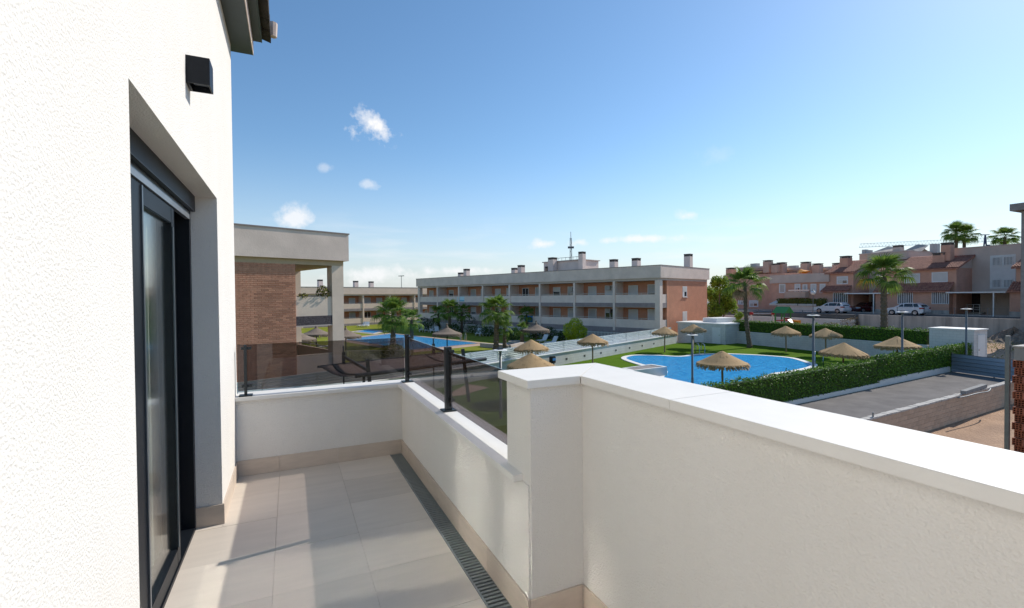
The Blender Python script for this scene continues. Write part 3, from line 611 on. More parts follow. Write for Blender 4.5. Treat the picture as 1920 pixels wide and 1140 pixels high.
# ------------------------------------------------------------------ long boundary wall with slatted metal fence
lw = thing('boundary_wall', 'long white block boundary wall with small vents below a slatted metal fence', 'wall', W0)
WL = (W1-W0).length; TW = frame(W0, wd_, -wnrm, 0)          # d > 0 behind the face that we see
MB().box(0, WL, 0, .25, -.5, .93, TW).build('wall', 'block_white', lw)
MB().box(-.05, WL+.05, -.07, .32, .9305, .985, TW).build('coping', 'white_paint', lw)
for k in range(22):
    s = WL-3.2-k*2.45
    if s > 1: v = MB().box(s-.13, s+.13, -.012, -.001, .30, .48, TW).build('vent', 'concrete_grey', lw); MB().box(s-.08, s+.08, -.018, -.0125, .34, .44, TW).build('vent_hole', 'drain_dark', v)
mf = thing('metal_fence', 'long pale grey metal fence of wide horizontal slats on the white boundary wall', 'fence', W0)
np_ = int(WL/2.4)
for k in range(np_+1): MB().box(k*2.4-.03, k*2.4+.03, .14, .20, .9855, 1.78, TW).build('post', 'metal_fence', mf)
for k in range(np_):
    for r_ in range(6): 
        z0 = 1.01+r_*.127; s0, s1 = k*2.4+.032, (k+1)*2.4-.032
        b = MB(); b.poly([TW(s0, .165, z0), TW(s1, .165, z0), TW(s1, .10, z0+.112), TW(s0, .10, z0+.112)]); b.poly([TW(s0, .10, z0+.112), TW(s1, .10, z0+.112), TW(s1, .165, z0+.121), TW(s0, .165, z0+.121)])
        b.build('slat', 'metal_fence', mf)
# ------------------------------------------------------------------ our pool
pool_px = [(1164.4, 672.4), (1184.7, 666.4), (1234.8, 666.4), (1272.7, 668.4), (1302.5, 665), (1343, 663.6), (1371.6, 663.7), (1434.7, 666.8), (1487.4, 671.6), (1521.6, 680.8), (1533, 685), (1524, 691), (1487, 699), (1453, 704.5)]
ctl = [gz(*p) for p in pool_px]+[Vector((23.2, 18.3, 0)), Vector((20.4, 18.6, 0)), Vector((19.3, 20.6, 0)), Vector((20.6, 22.9, 0)), Vector((23.0, 25.2, 0)), Vector((23.4, 28.1, 0))]
def smooth_loop(c, n=5):
    out = []; k = len(c)
    for i in range(k):
        p0, p1, p2, p3 = c[i-1], c[i], c[(i+1) % k], c[(i+2) % k]
        for j in range(n):
            t = j/n; out.append(.5*((2*p1)+(p2-p0)*t+(2*p0-5*p1+4*p2-p3)*t*t+(3*p1-p0-3*p2+p3)*t**3))
    return out
ol = smooth_loop(ctl); cen = sum(ol, Vector())/len(ol)
def inset(pts, d):
    n = len(pts); area = sum(pts[i].x*pts[(i+1) % n].y-pts[(i+1) % n].x*pts[i].y for i in range(n)); sg_ = 1 if area > 0 else -1; out = []
    for i in range(n):
        t = (pts[(i+1) % n]-pts[i-1]).normalized(); out.append(pts[i]+Vector((-t.y, t.x, 0))*d*sg_)
    return out
def make_pool(prefix_label, ol, cop, z0, deck, depth=1.25):
    root = thing('swimming_pool', prefix_label, 'swimming pool', (*ol[0].xy, z0))
    il = inset(ol, cop); n = len(ol); b = MB()
    for i in range(n):
        j = (i+1) % n; a0, a1, c0, c1 = ol[i], ol[j], il[i], il[j]; h = z0+.05
        V = lambda p, z: (p.x, p.y, z)
        b.poly([V(a0, h), V(a1, h), V(c1, h), V(c0, h)]); b.poly([V(a0, z0-.05), V(a1, z0-.05), V(a1, h), V(a0, h)]); b.poly([V(c0, h), V(c1, h), V(c1, z0-.04), V(c0, z0-.04)])
    b.build('coping', deck, root)
    il2 = inset(ol, cop-.004)
    MB().poly([(p.x, p.y, z0+.012) for p in il2]).build('basin', 'mosaic', root) if False else None
    b = MB()
    for i in range(n): j = (i+1) % n; b.poly([(il2[i].x, il2[i].y, z0+.004), (il2[j].x, il2[j].y, z0+.004), (il2[j].x, il2[j].y, z0+.0355), (il2[i].x, il2[i].y, z0+.0355)])
    b.poly([(p.x, p.y, z0+.0045) for p in il2]); b.build('basin', 'mosaic', root)
    MB().poly([(p.x, p.y, z0+.030) for p in il2]).build('water', 'pool_water', root)
    return root
make_pool('kidney shaped blue swimming pool with white coping on the bright turf', ol, .42, 0.0, 'pool_coping')
def ladder(p, dirv, label, h=1.0, w=.5):
    root = thing('pool_ladder', label, 'pool ladder', p); side = Vector((-dirv.y, dirv.x, 0)); b = MB(); p = Vector(p)
    for s in (-1, 1):
        path = [p+side*s*w/2-dirv*.3+Vector((0, 0, .05))]
        for q in range(9): a = math.pi*q/8; path.append(p+side*s*w/2+dirv*(-.3*math.cos(a))+Vector((0, 0, h-.3+.3*math.sin(a))))
        path.append(p+side*s*w/2+dirv*.3+Vector((0, 0, -.1))); MB().tube(path, .035, 6).build('handrail', 'steel', root, smooth=True)
    return root
ladder(gz(1536, 684), Vector((-.8, -.5, 0)).normalized(), 'curved white pool ladder on the pool end by the hedge', .95)
lad2 = ladder(gz(1313, 664.5), Vector((-.3, -.95, 0)).normalized(), 'curved steel ladder at the pool side facing the pump house', .95)
# raised gravel planter at the near pool end
p4 = [gz(1166, 690, .6), gz(1221, 682.6, .6), gz(1251, 687.3, .6), gz(1187, 694.8, .6)]
pg = thing('gravel_planter', 'raised white walled box topped with gravel beside the pool', 'planter', (*p4[0].xy, 0)); q = [(p.x, p.y) for p in p4]
MB().prism(q, -.1, .50).build('wall', 'white_wall', pg); c4 = sum(p4, Vector())/4; q2 = [(c4.x+(p.x-c4.x)*.86, c4.y+(p.y-c4.y)*.8) for p in p4]
b = MB()
for i in range(4): j = (i+1) % 4; b.poly([(*q[i], .6), (*q[j], .6), (*q2[j], .6), (*q2[i], .6)]); b.poly([(*q[i], .5005), (*q[j], .5005), (*q[j], .6), (*q[i], .6)]); b.poly([(*q2[i], .5005), (*q2[j], .5005), (*q2[j], .6), (*q2[i], .6)])
b.build('coping', 'pool_coping', pg); MB().poly([(*p, .56) for p in q2]).build('gravel_bed', 'gravel', pg)
# ------------------------------------------------------------------ thatched parasols
def make_parasol(name, label, loc, straw, pole, group, H=2.35, RAD=1.15, ragged=0):
    root = thing(name, label, 'parasol', loc, 0, group); c = MB()
    prof = [(.0, H), (.10, H-.03), (.35, H-.19), (.75, H-.40), (RAD, H-.60), (RAD+.03, H-.68), (RAD-.06, H-.66), (.6, H-.42), (.0, H-.2)]
    c.lathe(prof, 28); V = []
    for tier, (r0, r1, n_) in enumerate([(.03, .45, 90), (.30, .85, 170), (.62, RAD+.03, 240), (.85, RAD+.06, 260)]):
        for k in range(n_):
            a = random.uniform(0, 2*math.pi); ra, rb = r0+random.uniform(-.04, .06), r1+random.uniform(-.10, .07)
            za, zb = H-.02-.52*ra+.035*tier*0+.03, H-.02-.52*rb+.028; w = random.uniform(.018, .045); t = Vector((-math.sin(a), math.cos(a), 0)); e = Vector((math.cos(a), math.sin(a), 0))
            if tier == 3: zb -= random.uniform(.03, .12+ragged)
            p, s = e*ra+Vector((0, 0, za)), e*rb+t*random.uniform(-.06, .06)+Vector((0, 0, zb))
            V.append([p-t*w*.5, p+t*w*.5, s+t*w, s-t*w])
    for k in range(640):                                  # hanging fringe
        a = random.uniform(0, 2*math.pi); rr = RAD+random.uniform(-.07, .05); t = Vector((-math.sin(a), math.cos(a), 0)); e = Vector((math.cos(a), math.sin(a), 0)); z = H-.60; w = random.uniform(.004, .011); dl = random.uniform(.08, .20+.12*(.5+.5*math.sin(a*3+RAD*40)))
        V.append([e*rr-t*w+Vector((0, 0, z)), e*rr+t*w+Vector((0, 0, z)), e*(rr+.02)+t*(w+random.uniform(-.03, .03))+Vector((0, 0, z-dl)), e*(rr+.02)-t*w+Vector((0, 0, z-dl))])
    for q in V: c.poly(q)
    o = c.build('thatch', straw, root); 
    o.matrix_parent_inverse = Matrix(); MB().lathe([(.055, 0), (.05, H-.25), (0, H-.25)], 10).build('pole', pole, root, smooth=True).matrix_parent_inverse = Matrix()
    b = MB()
    for k in range(6): a = k*math.pi/3; b.bar((0, 0, H-.55), (.85*math.cos(a), .85*math.sin(a), H-.52), .03, .03)
    b.build('spokes', pole, root).matrix_parent_inverse = Matrix()
    return root
G_ = 'straw parasols round the kidney pool'
up_ = [((1246, 612), 'straw parasol on the turf next to the vented white wall by the pump house'), ((1301, 607.5), 'straw parasol standing right in front of the white pump house'),
       ((1355, 658), 'straw parasol against the pool water close behind the clipped hedge'), ((1474, 611), 'straw parasol by the back wall nearest the tall leaning palm'),
       ((1549, 615), 'straw parasol by the back wall, on the turf past the pool ladder'), ((1579.5, 642), 'wide straw parasol just behind the hedge between pool ladder and palm'),
       ((1683.7, 630.7), 'straw parasol in front of the thick palm trunk with yellowing fronds'), ((1111, 626), 'straw parasol beside the vented white wall near the lime green bush'),
       ((997, 636.6), 'golden straw parasol next to the slatted fence, behind another parasol'), ((995, 662), 'large golden straw parasol peeping over the terrace coping')]
# distance of each from the height of its tip, 2.35 m
u0 = None
for i, (p, lab) in enumerate(up_):
    g_ = gz(*p, 2.35); loc = (g_.x, g_.y, 0)
    if i < 4:
        if i == 0: u0 = []
        u0.append(make_parasol('straw_parasol', lab, loc, 'straw', 'wood_pole', None, 2.35, 1.15+.05*(i % 3-1), .06*i)); o = u0[-1]
    else: o = copy_tree(u0[i % 4], loc, random.uniform(0, 6), lab, 1.0)
    o.rotation_euler = (random.uniform(-.035, .035), random.uniform(-.035, .035), random.uniform(0, 6))
n0 = None
for (p, lab) in [((838, 613), 'weathered grey thatch parasol beside the rectangular pool ladder'), ((1005, 607), 'weathered grey thatch parasol shading two sun loungers by the dark shrubs'), ((593, 614), 'weathered grey thatch parasol seen under the corner balcony'),
                 ((560, 622), 'weathered grey thatch parasol partly hidden by the brick gable'), ((648, 617), 'weathered grey thatch parasol peeping out behind the corner pillar')]:
    g_ = gz(*p, 2.35); loc = (g_.x, g_.y, -.3)
    if n0 is None:
        n0 = make_parasol('weathered_parasol', lab, loc, 'straw_old', 'dark_pole', None, 2.65, 1.35, .1)
        MB().lathe([(.16, 2.6), (.05, 2.85), (.09, 2.95), (0, 3.0)], 8).build('finial', 'straw_old', n0).matrix_parent_inverse = Matrix()
    else: copy_tree(n0, loc, random.uniform(0, 6), lab)
# ------------------------------------------------------------------ lamps
def lamp_post(label, loc, h, disc=.30):
    root = thing('garden_lamp', label, 'lamp post', loc, 0)
    for (nm, mb, mt) in (('post', MB().lathe([(.075, 0), (.075, .5), (.06, .52), (.055, h-.12), (0, h-.12)], 10), 'lamp_post'), ('lamp_disc', MB().lathe([(0, h), (disc*.5, h), (disc, h-.025), (disc, h-.045), (disc*.3, h-.05), (0, h-.05)], 20), 'white_paint'),
                         ('lamp_cap', MB().lathe([(0, h+.05), (disc*.42, h+.05), (disc*.45, h+.001)], 14), 'anthracite'), ('lamp_neck', MB().lathe([(.055, h-.12), (.10, h-.051)], 10), 'lamp_post')):
        mb.build(nm, mt, root, smooth=nm == 'post').matrix_parent_inverse = Matrix()
    return root
def base_at(x, ytop, h): p = gz(x, ytop, h); return (p.x, p.y, 0)
lamp_post('grey garden lamp standing at the pool edge in front of the pump house', base_at(1298, 627, 2.95), 2.95)
lamp_post('grey garden lamp seen beside the straw parasols through the glass balustrade', base_at(938, 655, 2.95), 2.95)
lamp_post('tall grey lamp post rising from the hedge at the pool ladder', base_at(1525, 590, 4.1), 4.1)
lamp_post('tall grey lamp post rising from the hedge beside the yellowing palm', base_at(1692, 584, 4.1), 4.1)
lamp_post('tall grey lamp post at the white utility hut', base_at(1812, 578.5, 4.1), 4.1)
# ------------------------------------------------------------------ hedges
def hedge_leaves(T, L, d0, d1, z0, z1, n, size):
    """leaves over the faces of a clipped hedge: front, top and back, and a few inside"""
    s = rng.uniform(0, L, n); u = rng.uniform(0, 1, n); d = np.empty(n); z = np.empty(n); nr = np.zeros((n, 3)); H_ = z1-z0; D_ = d1-d0; tot = 2*H_+D_
    lump = .045*np.sin(s*3.1)+.035*np.sin(s*7.3+1)
    fr_ = u*tot < H_; tp_ = (~fr_) & (u*tot < H_+D_); bk = ~(fr_ | tp_)
    z[fr_] = z0+rng.uniform(0, H_, fr_.sum()); d[fr_] = d0; z[bk] = z0+rng.uniform(0, H_, bk.sum()); d[bk] = d1; z[tp_] = z1; d[tp_] = d0+rng.uniform(0, D_, tp_.sum())
    z += np.where(tp_, lump, 0)+rng.normal(0, .028, n); d += rng.normal(0, .03, n)
    o = np.array(T(0, 0, 0)); sv = np.array(T(1, 0, 0))-o; dv = np.array(T(0, 1, 0))-o
    nr[fr_] = -dv+np.array([0, 0, .35]); nr[bk] = dv; nr[tp_] = (0, 0, 1)
    P = o+s[:, None]*sv+d[:, None]*dv+z[:, None]*np.array([0, 0, 1]); k_ = int(n*.02); sh = np.stack([leaves(P[tp_][:k_]+np.array([0, 0, .07]), size*1.3, 2.5, None, 1, .35)])[0]   # stray shoots along the top
    return np.concatenate([leaves(P, size, .2, nr, .75), sh])
TH = frame(H0, hd, hn, 0); HL = (H1-H0).length; sst = (gz(1640, 724)-H0).dot(hd); sf = (HB-H0).dot(hd)
hk = thing('hedge_kerb', 'low stepped white kerb wall under the clipped hedge beside the asphalt', 'wall', H0)
MB().box(0, sst, 0, .22, -.5, .22, TH).build('kerb_wall', 'white_wall', hk); MB().box(sst+.001, sf, 0, .22, -.5, .36, TH).build('kerb_wall', 'white_wall', hk)
hg = thing('clipped_hedge', 'dense clipped green hedge between the kidney pool and the asphalt lot', 'hedge', H0)
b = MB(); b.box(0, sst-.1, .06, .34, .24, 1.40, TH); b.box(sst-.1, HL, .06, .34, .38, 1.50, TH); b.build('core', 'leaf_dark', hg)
quads('foliage', np.concatenate([hedge_leaves(TH, sst, .0, .42, .24, 1.47, 15000, .05), hedge_leaves(lambda s, d, h: TH(s+sst, d, h), HL-sst, .0, .42, .38, 1.60, 13000, .055)]), 'leaf_hedge', hg, 'stuff')
# back wall with hedge
bw = thing('back_wall', 'white block garden wall along the far side of the lawn', 'wall', (BX, 30, 0))
TB = frame((BX, 36.5), Vector((0, -1, 0)), Vector((1, 0, 0)), 0)
MB().box(0, 17.6, 0, .2, -.4, 1.24, TB).build('wall', 'block_white', bw); MB().box(-.02, 17.62, -.03, .23, 1.2405, 1.285, TB).build('coping', 'white_paint', bw)
hb = thing('tall_hedge', 'dark clipped hedge standing above the white back wall of the lawn', 'hedge', (BX, 30, 0))
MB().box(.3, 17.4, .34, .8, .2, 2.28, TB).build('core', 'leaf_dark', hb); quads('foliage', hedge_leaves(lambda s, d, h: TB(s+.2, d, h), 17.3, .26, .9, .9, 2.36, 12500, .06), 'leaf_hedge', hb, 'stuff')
# pump house and utility hut
pb = thing('pump_house', 'low white block pump house with two plain doors at the lawn corner', 'hut', (41, 36, 0))
c1, c2 = gz(1360, 646), gz(1388, 643); e1 = (gz(1300, 641)-c1).normalized(); L1 = (gz(1300, 641)-c1).length+2.0; pts = [c1, c1+e1*L1, c1+e1*L1+Vector((3.2, .6, 0)), c2+Vector((.25, .05, 0))]
MB().prism(xy(*pts), -.3, 2.02).build('wall', 'block_white', pb); cc = sum(pts, Vector())/4
MB().prism([(cc.x+(p.x-cc.x)*1.05, cc.y+(p.y-cc.y)*1.05) for p in pts], 2.021, 2.16).build('roof_slab', 'white_paint', pb)
MB().box(.5, 3.4, .3, 2.2, 2.1601, 2.62, frame(c1+Vector((.4, 1.6, 0)), Vector((1, 0, 0)), Vector((0, 1, 0)))).build('roof_parapet', 'white_paint', pb)
TPh = frame(c1, e1, Vector((e1.y, -e1.x, 0)) if Vector((e1.y, -e1.x, 0)).x > 0 else Vector((-e1.y, e1.x, 0)))
def sof(px_): # along-wall coordinate of a photo column on the pump house front
    d = ray(px_, 630); den = d.x*e1.y-d.y*e1.x; t = (c1.x*e1.y-c1.y*e1.x)/den; return (Vector((d.x*t, d.y*t, 0))-c1).dot(e1)
for (a, b_) in ((1335.7, 1351), (1299, 1319)):
    s0, s1 = sorted((sof(a), sof(b_))); d_ = MB().box(s0, s1, -.03, -.001, .02, 1.72, TPh).build('door', 'white_paint', pb); MB().box(s0+.1, s0+.16, -.06, -.031, .85, .98, TPh).build('handle', 'steel', d_)
ub = thing('utility_hut', 'plain white box hut beside the tall hedge at the dirt plot', 'hut', (50, 20, 0))
pts = [Vector(p) for p in ((43.0, 18.8, 0), (43.0, 16.25, 0), (44.9, 16.25, 0), (44.9, 18.8, 0))]
MB().prism(xy(*pts), -.3, 2.54).build('wall', 'block_white', ub); cc = sum(pts, Vector())/4
MB().prism([(cc.x+(p.x-cc.x)*1.03, cc.y+(p.y-cc.y)*1.06) for p in pts], 2.541, 2.61).build('roof_slab', 'white_paint', ub); d_ = MB().box(43.5, 44.5, 16.21, 16.249, .2, 2.2).build('door', 'white_paint', ub); MB().box(43.58, 43.64, 16.18, 16.2099, 1.1, 1.24).build('handle', 'steel', d_)
# ------------------------------------------------------------------ asphalt lot: blue sheet fence, block retaining wall
bf = thing('sheet_fence', 'blue-grey ribbed metal sheet fence closing the asphalt lot', 'fence', HB)
fa, fb = gz(1783, 697), gz(1890, 712); fdir = (fb-fa).normalized(); FLn = (fb-fa).length+1.6; TF = frame(fa, fdir, Vector((-fdir.y, fdir.x, 0)) if Vector((-fdir.y, fdir.x, 0)).x > 0 else Vector((fdir.y, -fdir.x, 0)))
for r_ in range(5):
    z0 = .04+r_*.235; b = MB(); b.poly([TF(.02, .0, z0), TF(FLn, .0, z0), TF(FLn, .035, z0+.2), TF(.02, .035, z0+.2)]); b.poly([TF(.02, .034, z0+.2), TF(FLn, .034, z0+.2), TF(FLn, -.012, z0+.232), TF(.02, -.012, z0+.232)]); b.build('sheet_rib', 'blue_fence', bf)
MB().box(.02, FLn, .035, .05, .03, 1.2, TF).build('backing_sheet', 'blue_fence', bf)
for s in (.0, FLn/2, FLn): MB().box(s-.03, s+.03, .05, .11, -.1, 1.26, TF).build('post', 'lamp_post', bf)
kw = thing('retaining_wall', 'tan concrete block retaining wall between the asphalt lot and bare dirt', 'wall', K0)
KN = Vector((kd.y, -kd.x, 0)); TK = frame(K0, kd, -KN, 0); KLn = (K1-K0).length
MB().box(0, KLn, .006, .2, -1.4, .05, TK).build('core', 'mortar_tan', kw)
bk_ = MB().box(.004, .396, -.012, .012, .004, .196).mesh('block'); bk_.materials.append(MATS['block_tan']); ak = math.atan2(kd.y, kd.x); k_ = 0
s_lo = (gz(1640, 782, .12)-K0).dot(kd)-3.2
for r_ in range(6):
    s = s_lo+(.2 if r_ % 2 else 0)
    while s < KLn-.4: place('block', bk_, kw, TK(s, 0, -1.16+r_*.2+random.uniform(-.003, .003)), (0, 0, ak)); s += .4; k_ += 1
b = MB(); s = 0
while s < KLn-.4: b.box(s+.01, s+.39, -.03+random.uniform(-.01, .01), .22+random.uniform(-.02, .02), .0505, .12+random.uniform(-.012, .012), TK); s += .4
b.build('cap_mortar', 'cap_mortar', kw)
pp = thing('concrete_beam', 'short concrete beam lying with a hose on top of the tan block wall', 'beam', K0); a, c = gz(1806, 737, .2), gz(1846, 724, .2)
MB().bar(a+Vector((0, 0, .03)), c+Vector((0, 0, .03)), .22, .17).build('beam', 'concrete_grey', pp)
path = [a+(c-a)*t+Vector((.25*math.sin(t*4), -.32-.12*math.sin(t*3.1), -.03+.02*math.sin(t*9))) for t in [i/12*1.25-.35 for i in range(13)]]; MB().tube(path, .03, 6).build('hose', 'lamp_post', pp, smooth=True)
tag(MB().tube([gz(1637, 783, .1), gz(1637, 783, .1)+Vector((0, 0, .22))], .035, 8).build('pipe_stub', 'alu'), 'short grey pipe stub sticking up at the corner of the block wall', 'pipe')
# brick column of the unfinished house
QX = dep(1898, 740, 8.0); TQ = frame(QX, Vector((0, -1, 0)), Vector((1, 0, 0)), 0); aq = R(-90)
cb_ = thing('brick_column', 'stack of red hollow clay bricks below a concrete beam of the unfinished house', 'column', (QX.x, QX.y, -1.2))
def hollow(w, holes=True):
    b = MB(); h = .118; nx_, nz_ = 3, 3; t = .012; cw = (w-t)/nx_; ch = (h-t)/nz_
    b.box(0, w, .10 if holes else 0, .24, 0, h)
    if holes:
        for i in range(nx_+1): b.box(i*cw, i*cw+t, 0, .0999, 0, h)
        for k in range(nz_+1):
            for i in range(nx_): b.box(i*cw+t, (i+1)*cw, .001, .0999, k*ch, k*ch+t)
    me = b.mesh('brick'); me.materials.append(MATS['hollow_brick']); return me
hA, hP = hollow(.13), hollow(.13, False)
MB().box(.016, .114, .15, 2.2, -1.25, 3.99, TQ).build('mortar_core', 'mortar_grey', cb_); z = 4.06-.128; r_ = 0
while z > 1.6:
    o_ = .012*(r_ % 2)+random.uniform(-.004, .004); d_ = .035*(r_ % 2)
    place('brick', hA, cb_, TQ(o_, d_, z), (0, 0, aq))
    for k in range(1, 8): place('brick', hP, cb_, TQ(o_, d_+.255*k-(.12 if r_ % 2 else 0)+.0*k, z), (0, 0, aq)) if k > 1 or not r_ % 2 else None
    z -= .131; r_ += 1
MB().box(.03, .34, -.04, 2.4, 4.06, 4.28, TQ).build('concrete_beam', 'concrete_grey', cb_); MB().box(.01, .38, -.06, 2.4, 4.281, 4.30, TQ).build('mortar_splash', 'cap_mortar', cb_)
MB().box(.18, .34, .3, 1.2, 4.301, 4.52, TQ).build('beam_stub', 'concrete_grey', cb_)
tag(MB().box(-.075, -.02, -.06, -.005, -1.25, 4.46, TQ).build('steel_prop', 'lamp_post'), 'thin grey steel post beside the hollow brick column', 'post')
# ------------------------------------------------------------------ carport sails
def camxy(xc, z): return Vector((vr0.x*xc+math.sin(yaw)*z, vr0.y*xc+math.cos(yaw)*z, 0))
C1, C2 = camxy(-6.0, 19.8), camxy(-2.37, 23.4); cdv = (C2-C1).normalized(); cnv = Vector((-cdv.y, cdv.x, 0)); TC = frame(C1, cdv, cnv, 0); sp = (C2-C1).length
cp = thing('shade_sail_carport', 'brown fabric carport roof hung between dark steel frames behind the balustrade', 'carport', C1)
b = MB(); NS, ND = 16, 8; S0, S1 = -.75, sp+1.0; DC = 3.1
def sag(u): return 2.06+.02*u-.20*math.sin(math.pi*u)
for i in range(NS+1):
    for j in range(ND+1): u = j/ND; s = S0+(S1-S0)*i/NS; b.v.append(tuple(TC(s, -.35+(DC+.35)*u, sag(u)+.02*math.sin(i*1.1))))
for i in range(NS):
    for j in range(ND): a = i*(ND+1)+j; b.f.append((a, a+ND+1, a+ND+2, a+1))
o = b.build('fabric', 'fabric_sail', cp, smooth=True); mo = o.modifiers.new('thick', 'SOLIDIFY'); mo.thickness = .012
MB().tube([TC(S0-.05, -.40, 2.06), TC(S1+.05, -.40, 2.06)], .085, 10).build('front_beam', 'rail_metal', cp); MB().tube([TC(S0-.1, DC+.03, 2.08), TC(S1+.1, DC+.03, 2.08)], .06, 8).build('rear_beam', 'rail_metal', cp)
for s in (0, sp):
    p = MB().bar(TC(s+.12, -.15, 0), TC(s-.03, .1, 2.62), .14, .14).build('post', 'rail_metal', cp); MB().tube([TC(s+.35, DC, .0), TC(s+.35, DC, 2.95)], .035, 8).build('mast', 'rail_metal', cp)
    MB().bar(TC(s+.35, DC, 2.45), TC(s-.02, .05, 2.15), .09, .12).build('brace', 'rail_metal', cp); MB().bar(TC(s+.35, DC, 2.05), TC(s+.35, DC, 2.65), .14, .14).build('mast_foot', 'rail_metal', cp)
    MB().tube([TC(s-.15-.25*math.sin(math.pi*u), -.35+(DC+.35)*u, sag(u)+.03) for u in [i/14 for i in range(15)]], .055, 8).build('curved_rib', 'rail_metal', cp, smooth=True)
MB().bar(TC(S0+.3, -.4, 0), TC(S0+.3, -.4, 2.0), .10, .10).build('post', 'rail_metal', cp)
structure(MB().prism(xy(gz(828, 745), gz(878, 720), gz(916, 727), gz(862, 742)), -.01, .012).build('paved_patch', 'terracotta_paving'))
bn_ = thing('litter_bin', 'black litter bin on a double post at the foot of the white wall', 'bin', gz(1036, 690)); p = gz(1036, 690); TBn = frame(p, wd_, -wnrm, 0)
MB().box(-.22, .22, -.16, .16, .35, .85, TBn).build('bin_body', 'bin_body', bn_, bevel=.04); MB().box(-.19, .19, -.168, -.161, .55, .72, TBn).build('bin_label', 'plastic_blue', bn_)
for s in (-.16, .16): MB().box(s-.03, s+.03, -.03, .03, 0, .35, TBn).build('leg', 'bin_body', bn_)
# ------------------------------------------------------------------ terraced houses along the street
FX, RX = 70.6, 74.3                                        # front plane of the projecting parts, plane of the set back walls
def yx(px_, X): return onX(px_, 560, X).y
def zx(px_, y_, X): return onX(px_, y_, X).z
def rect(name, px0, px1, y0, y1, X, th, material, parent, out=0.0):
    """box on the plane x = X covering the photo rectangle; its front face stands 'out' metres proud"""
    ya, yb = yx(px0, X), yx(px1, X); pm = (px0+px1)/2
    za, zb = zx(pm, y0, X), zx(pm, y1, X)
    return MB().box(X-out, X+th, min(ya, yb), max(ya, yb), min(za, zb), max(za, zb)).build(name, material, parent)
def rolltiles(y0, y1, xa, za, xb, zb, root, name='roof'):
    """curved clay tiles in rows down the slope from (xb, zb) to the eaves (xa, za), as one mesh"""
    b = MB(); n = max(4, int(abs(y1-y0)/.22)); w = (y1-y0)/n; rows_ = max(2, int(math.hypot(xb-xa, zb-za)/.4))
    for r_ in range(rows_):
        u0, u1 = r_/rows_, (r_+1)/rows_+.03
        for k in range(n):
            y = y0+w*k; pr = []
            for q in range(4):
                a = math.pi*q/3; dy = w*.5-w*.5*math.cos(a); h = .085*math.sin(a); pr.append((dy, h))
            for q in range(3):
                (d0, h0), (d1, h1) = pr[q], pr[q+1]; f = lambda u, d, h, up: (xa+(xb-xa)*u, y+d, za+(zb-za)*u+h+up)
                b.poly([f(u0, d0, h0, .05), f(u0, d1, h1, .05), f(u1, d1, h1, .0), f(u1, d0, h0, .0)])
    t = .16; b.poly([(xa, y0, za-.0), (xa, y1, za), (xb, y1, zb), (xb, y0, zb)]); b.poly([(xa, y0, za-t), (xa, y1, za-t), (xa, y1, za), (xa, y0, za)])
    b.poly([(xa, y0, za-t), (xa, y1, za-t), (xb, y1, zb-t), (xb, y0, zb-t)]); b.poly([(xa, y1, za-t), (xa, y1, za), (xb, y1, zb), (xb, y1, zb-t)]); b.poly([(xa, y0, za-t), (xa, y0, za), (xb, y0, zb), (xb, y0, zb-t)])
    return b.build(name, 'tile_roof', root)
def bars(px0, px1, y0, y1, X, root, n, mt='window_frame'):
    """white barred opening"""
    w = rect('window', px0, px1, y0, y1, X, .02, 'window_glass', root, .012); ya, yb = yx(px0, X), yx(px1, X); za, zb = zx((px0+px1)/2, y1, X), zx((px0+px1)/2, y0, X)
    for k in range(n+1): y = ya+(yb-ya)*k/n; MB().box(X-.07, X-.013, y-.035, y+.035, za, zb).build('window_bar', mt, w)
    MB().box(X-.075, X-.012, min(ya, yb)-.04, max(ya, yb)+.04, zb, zb+.07).build('lintel', mt, w); MB().box(X-.075, X-.012, min(ya, yb)-.04, max(ya, yb)+.04, za-.07, za).build('sill', mt, w)
def framed(px0, px1, y0, y1, X, root, inner='shutter', split=None):
    f = rect('window', px0, px1, y0, y1, X, .02, 'window_frame', root, .05); m_ = 2
    if split: rect('roller_shutter', px0+m_, px1-m_, y0+m_, y0+(y1-y0)*split, X, .01, 'shutter', f, .058); rect('pane', px0+m_, (px0+px1)/2-.5, y0+(y1-y0)*split+1, y1-m_, X, .01, 'window_pale', f, .058); rect('pane', (px0+px1)/2+.5, px1-m_, y0+(y1-y0)*split+1, y1-m_, X, .01, 'window_glass', f, .058)
    else: rect('roller_shutter', px0+m_, px1-m_, y0+m_, y1-m_, X, .01, inner, f, .058)
def stack(px_, ytop, ybot, X, root, w=1.0, mt='brick_house'):
    y = yx(px_, X); za, zb = zx(px_, ybot, X), zx(px_, ytop, X); Tc = frame((X, y), Vector((0, 1, 0)), Vector((1, 0, 0))); chimney(Tc, 0, 0, za-.6, zb-za+.6-.32, root, w, mt)
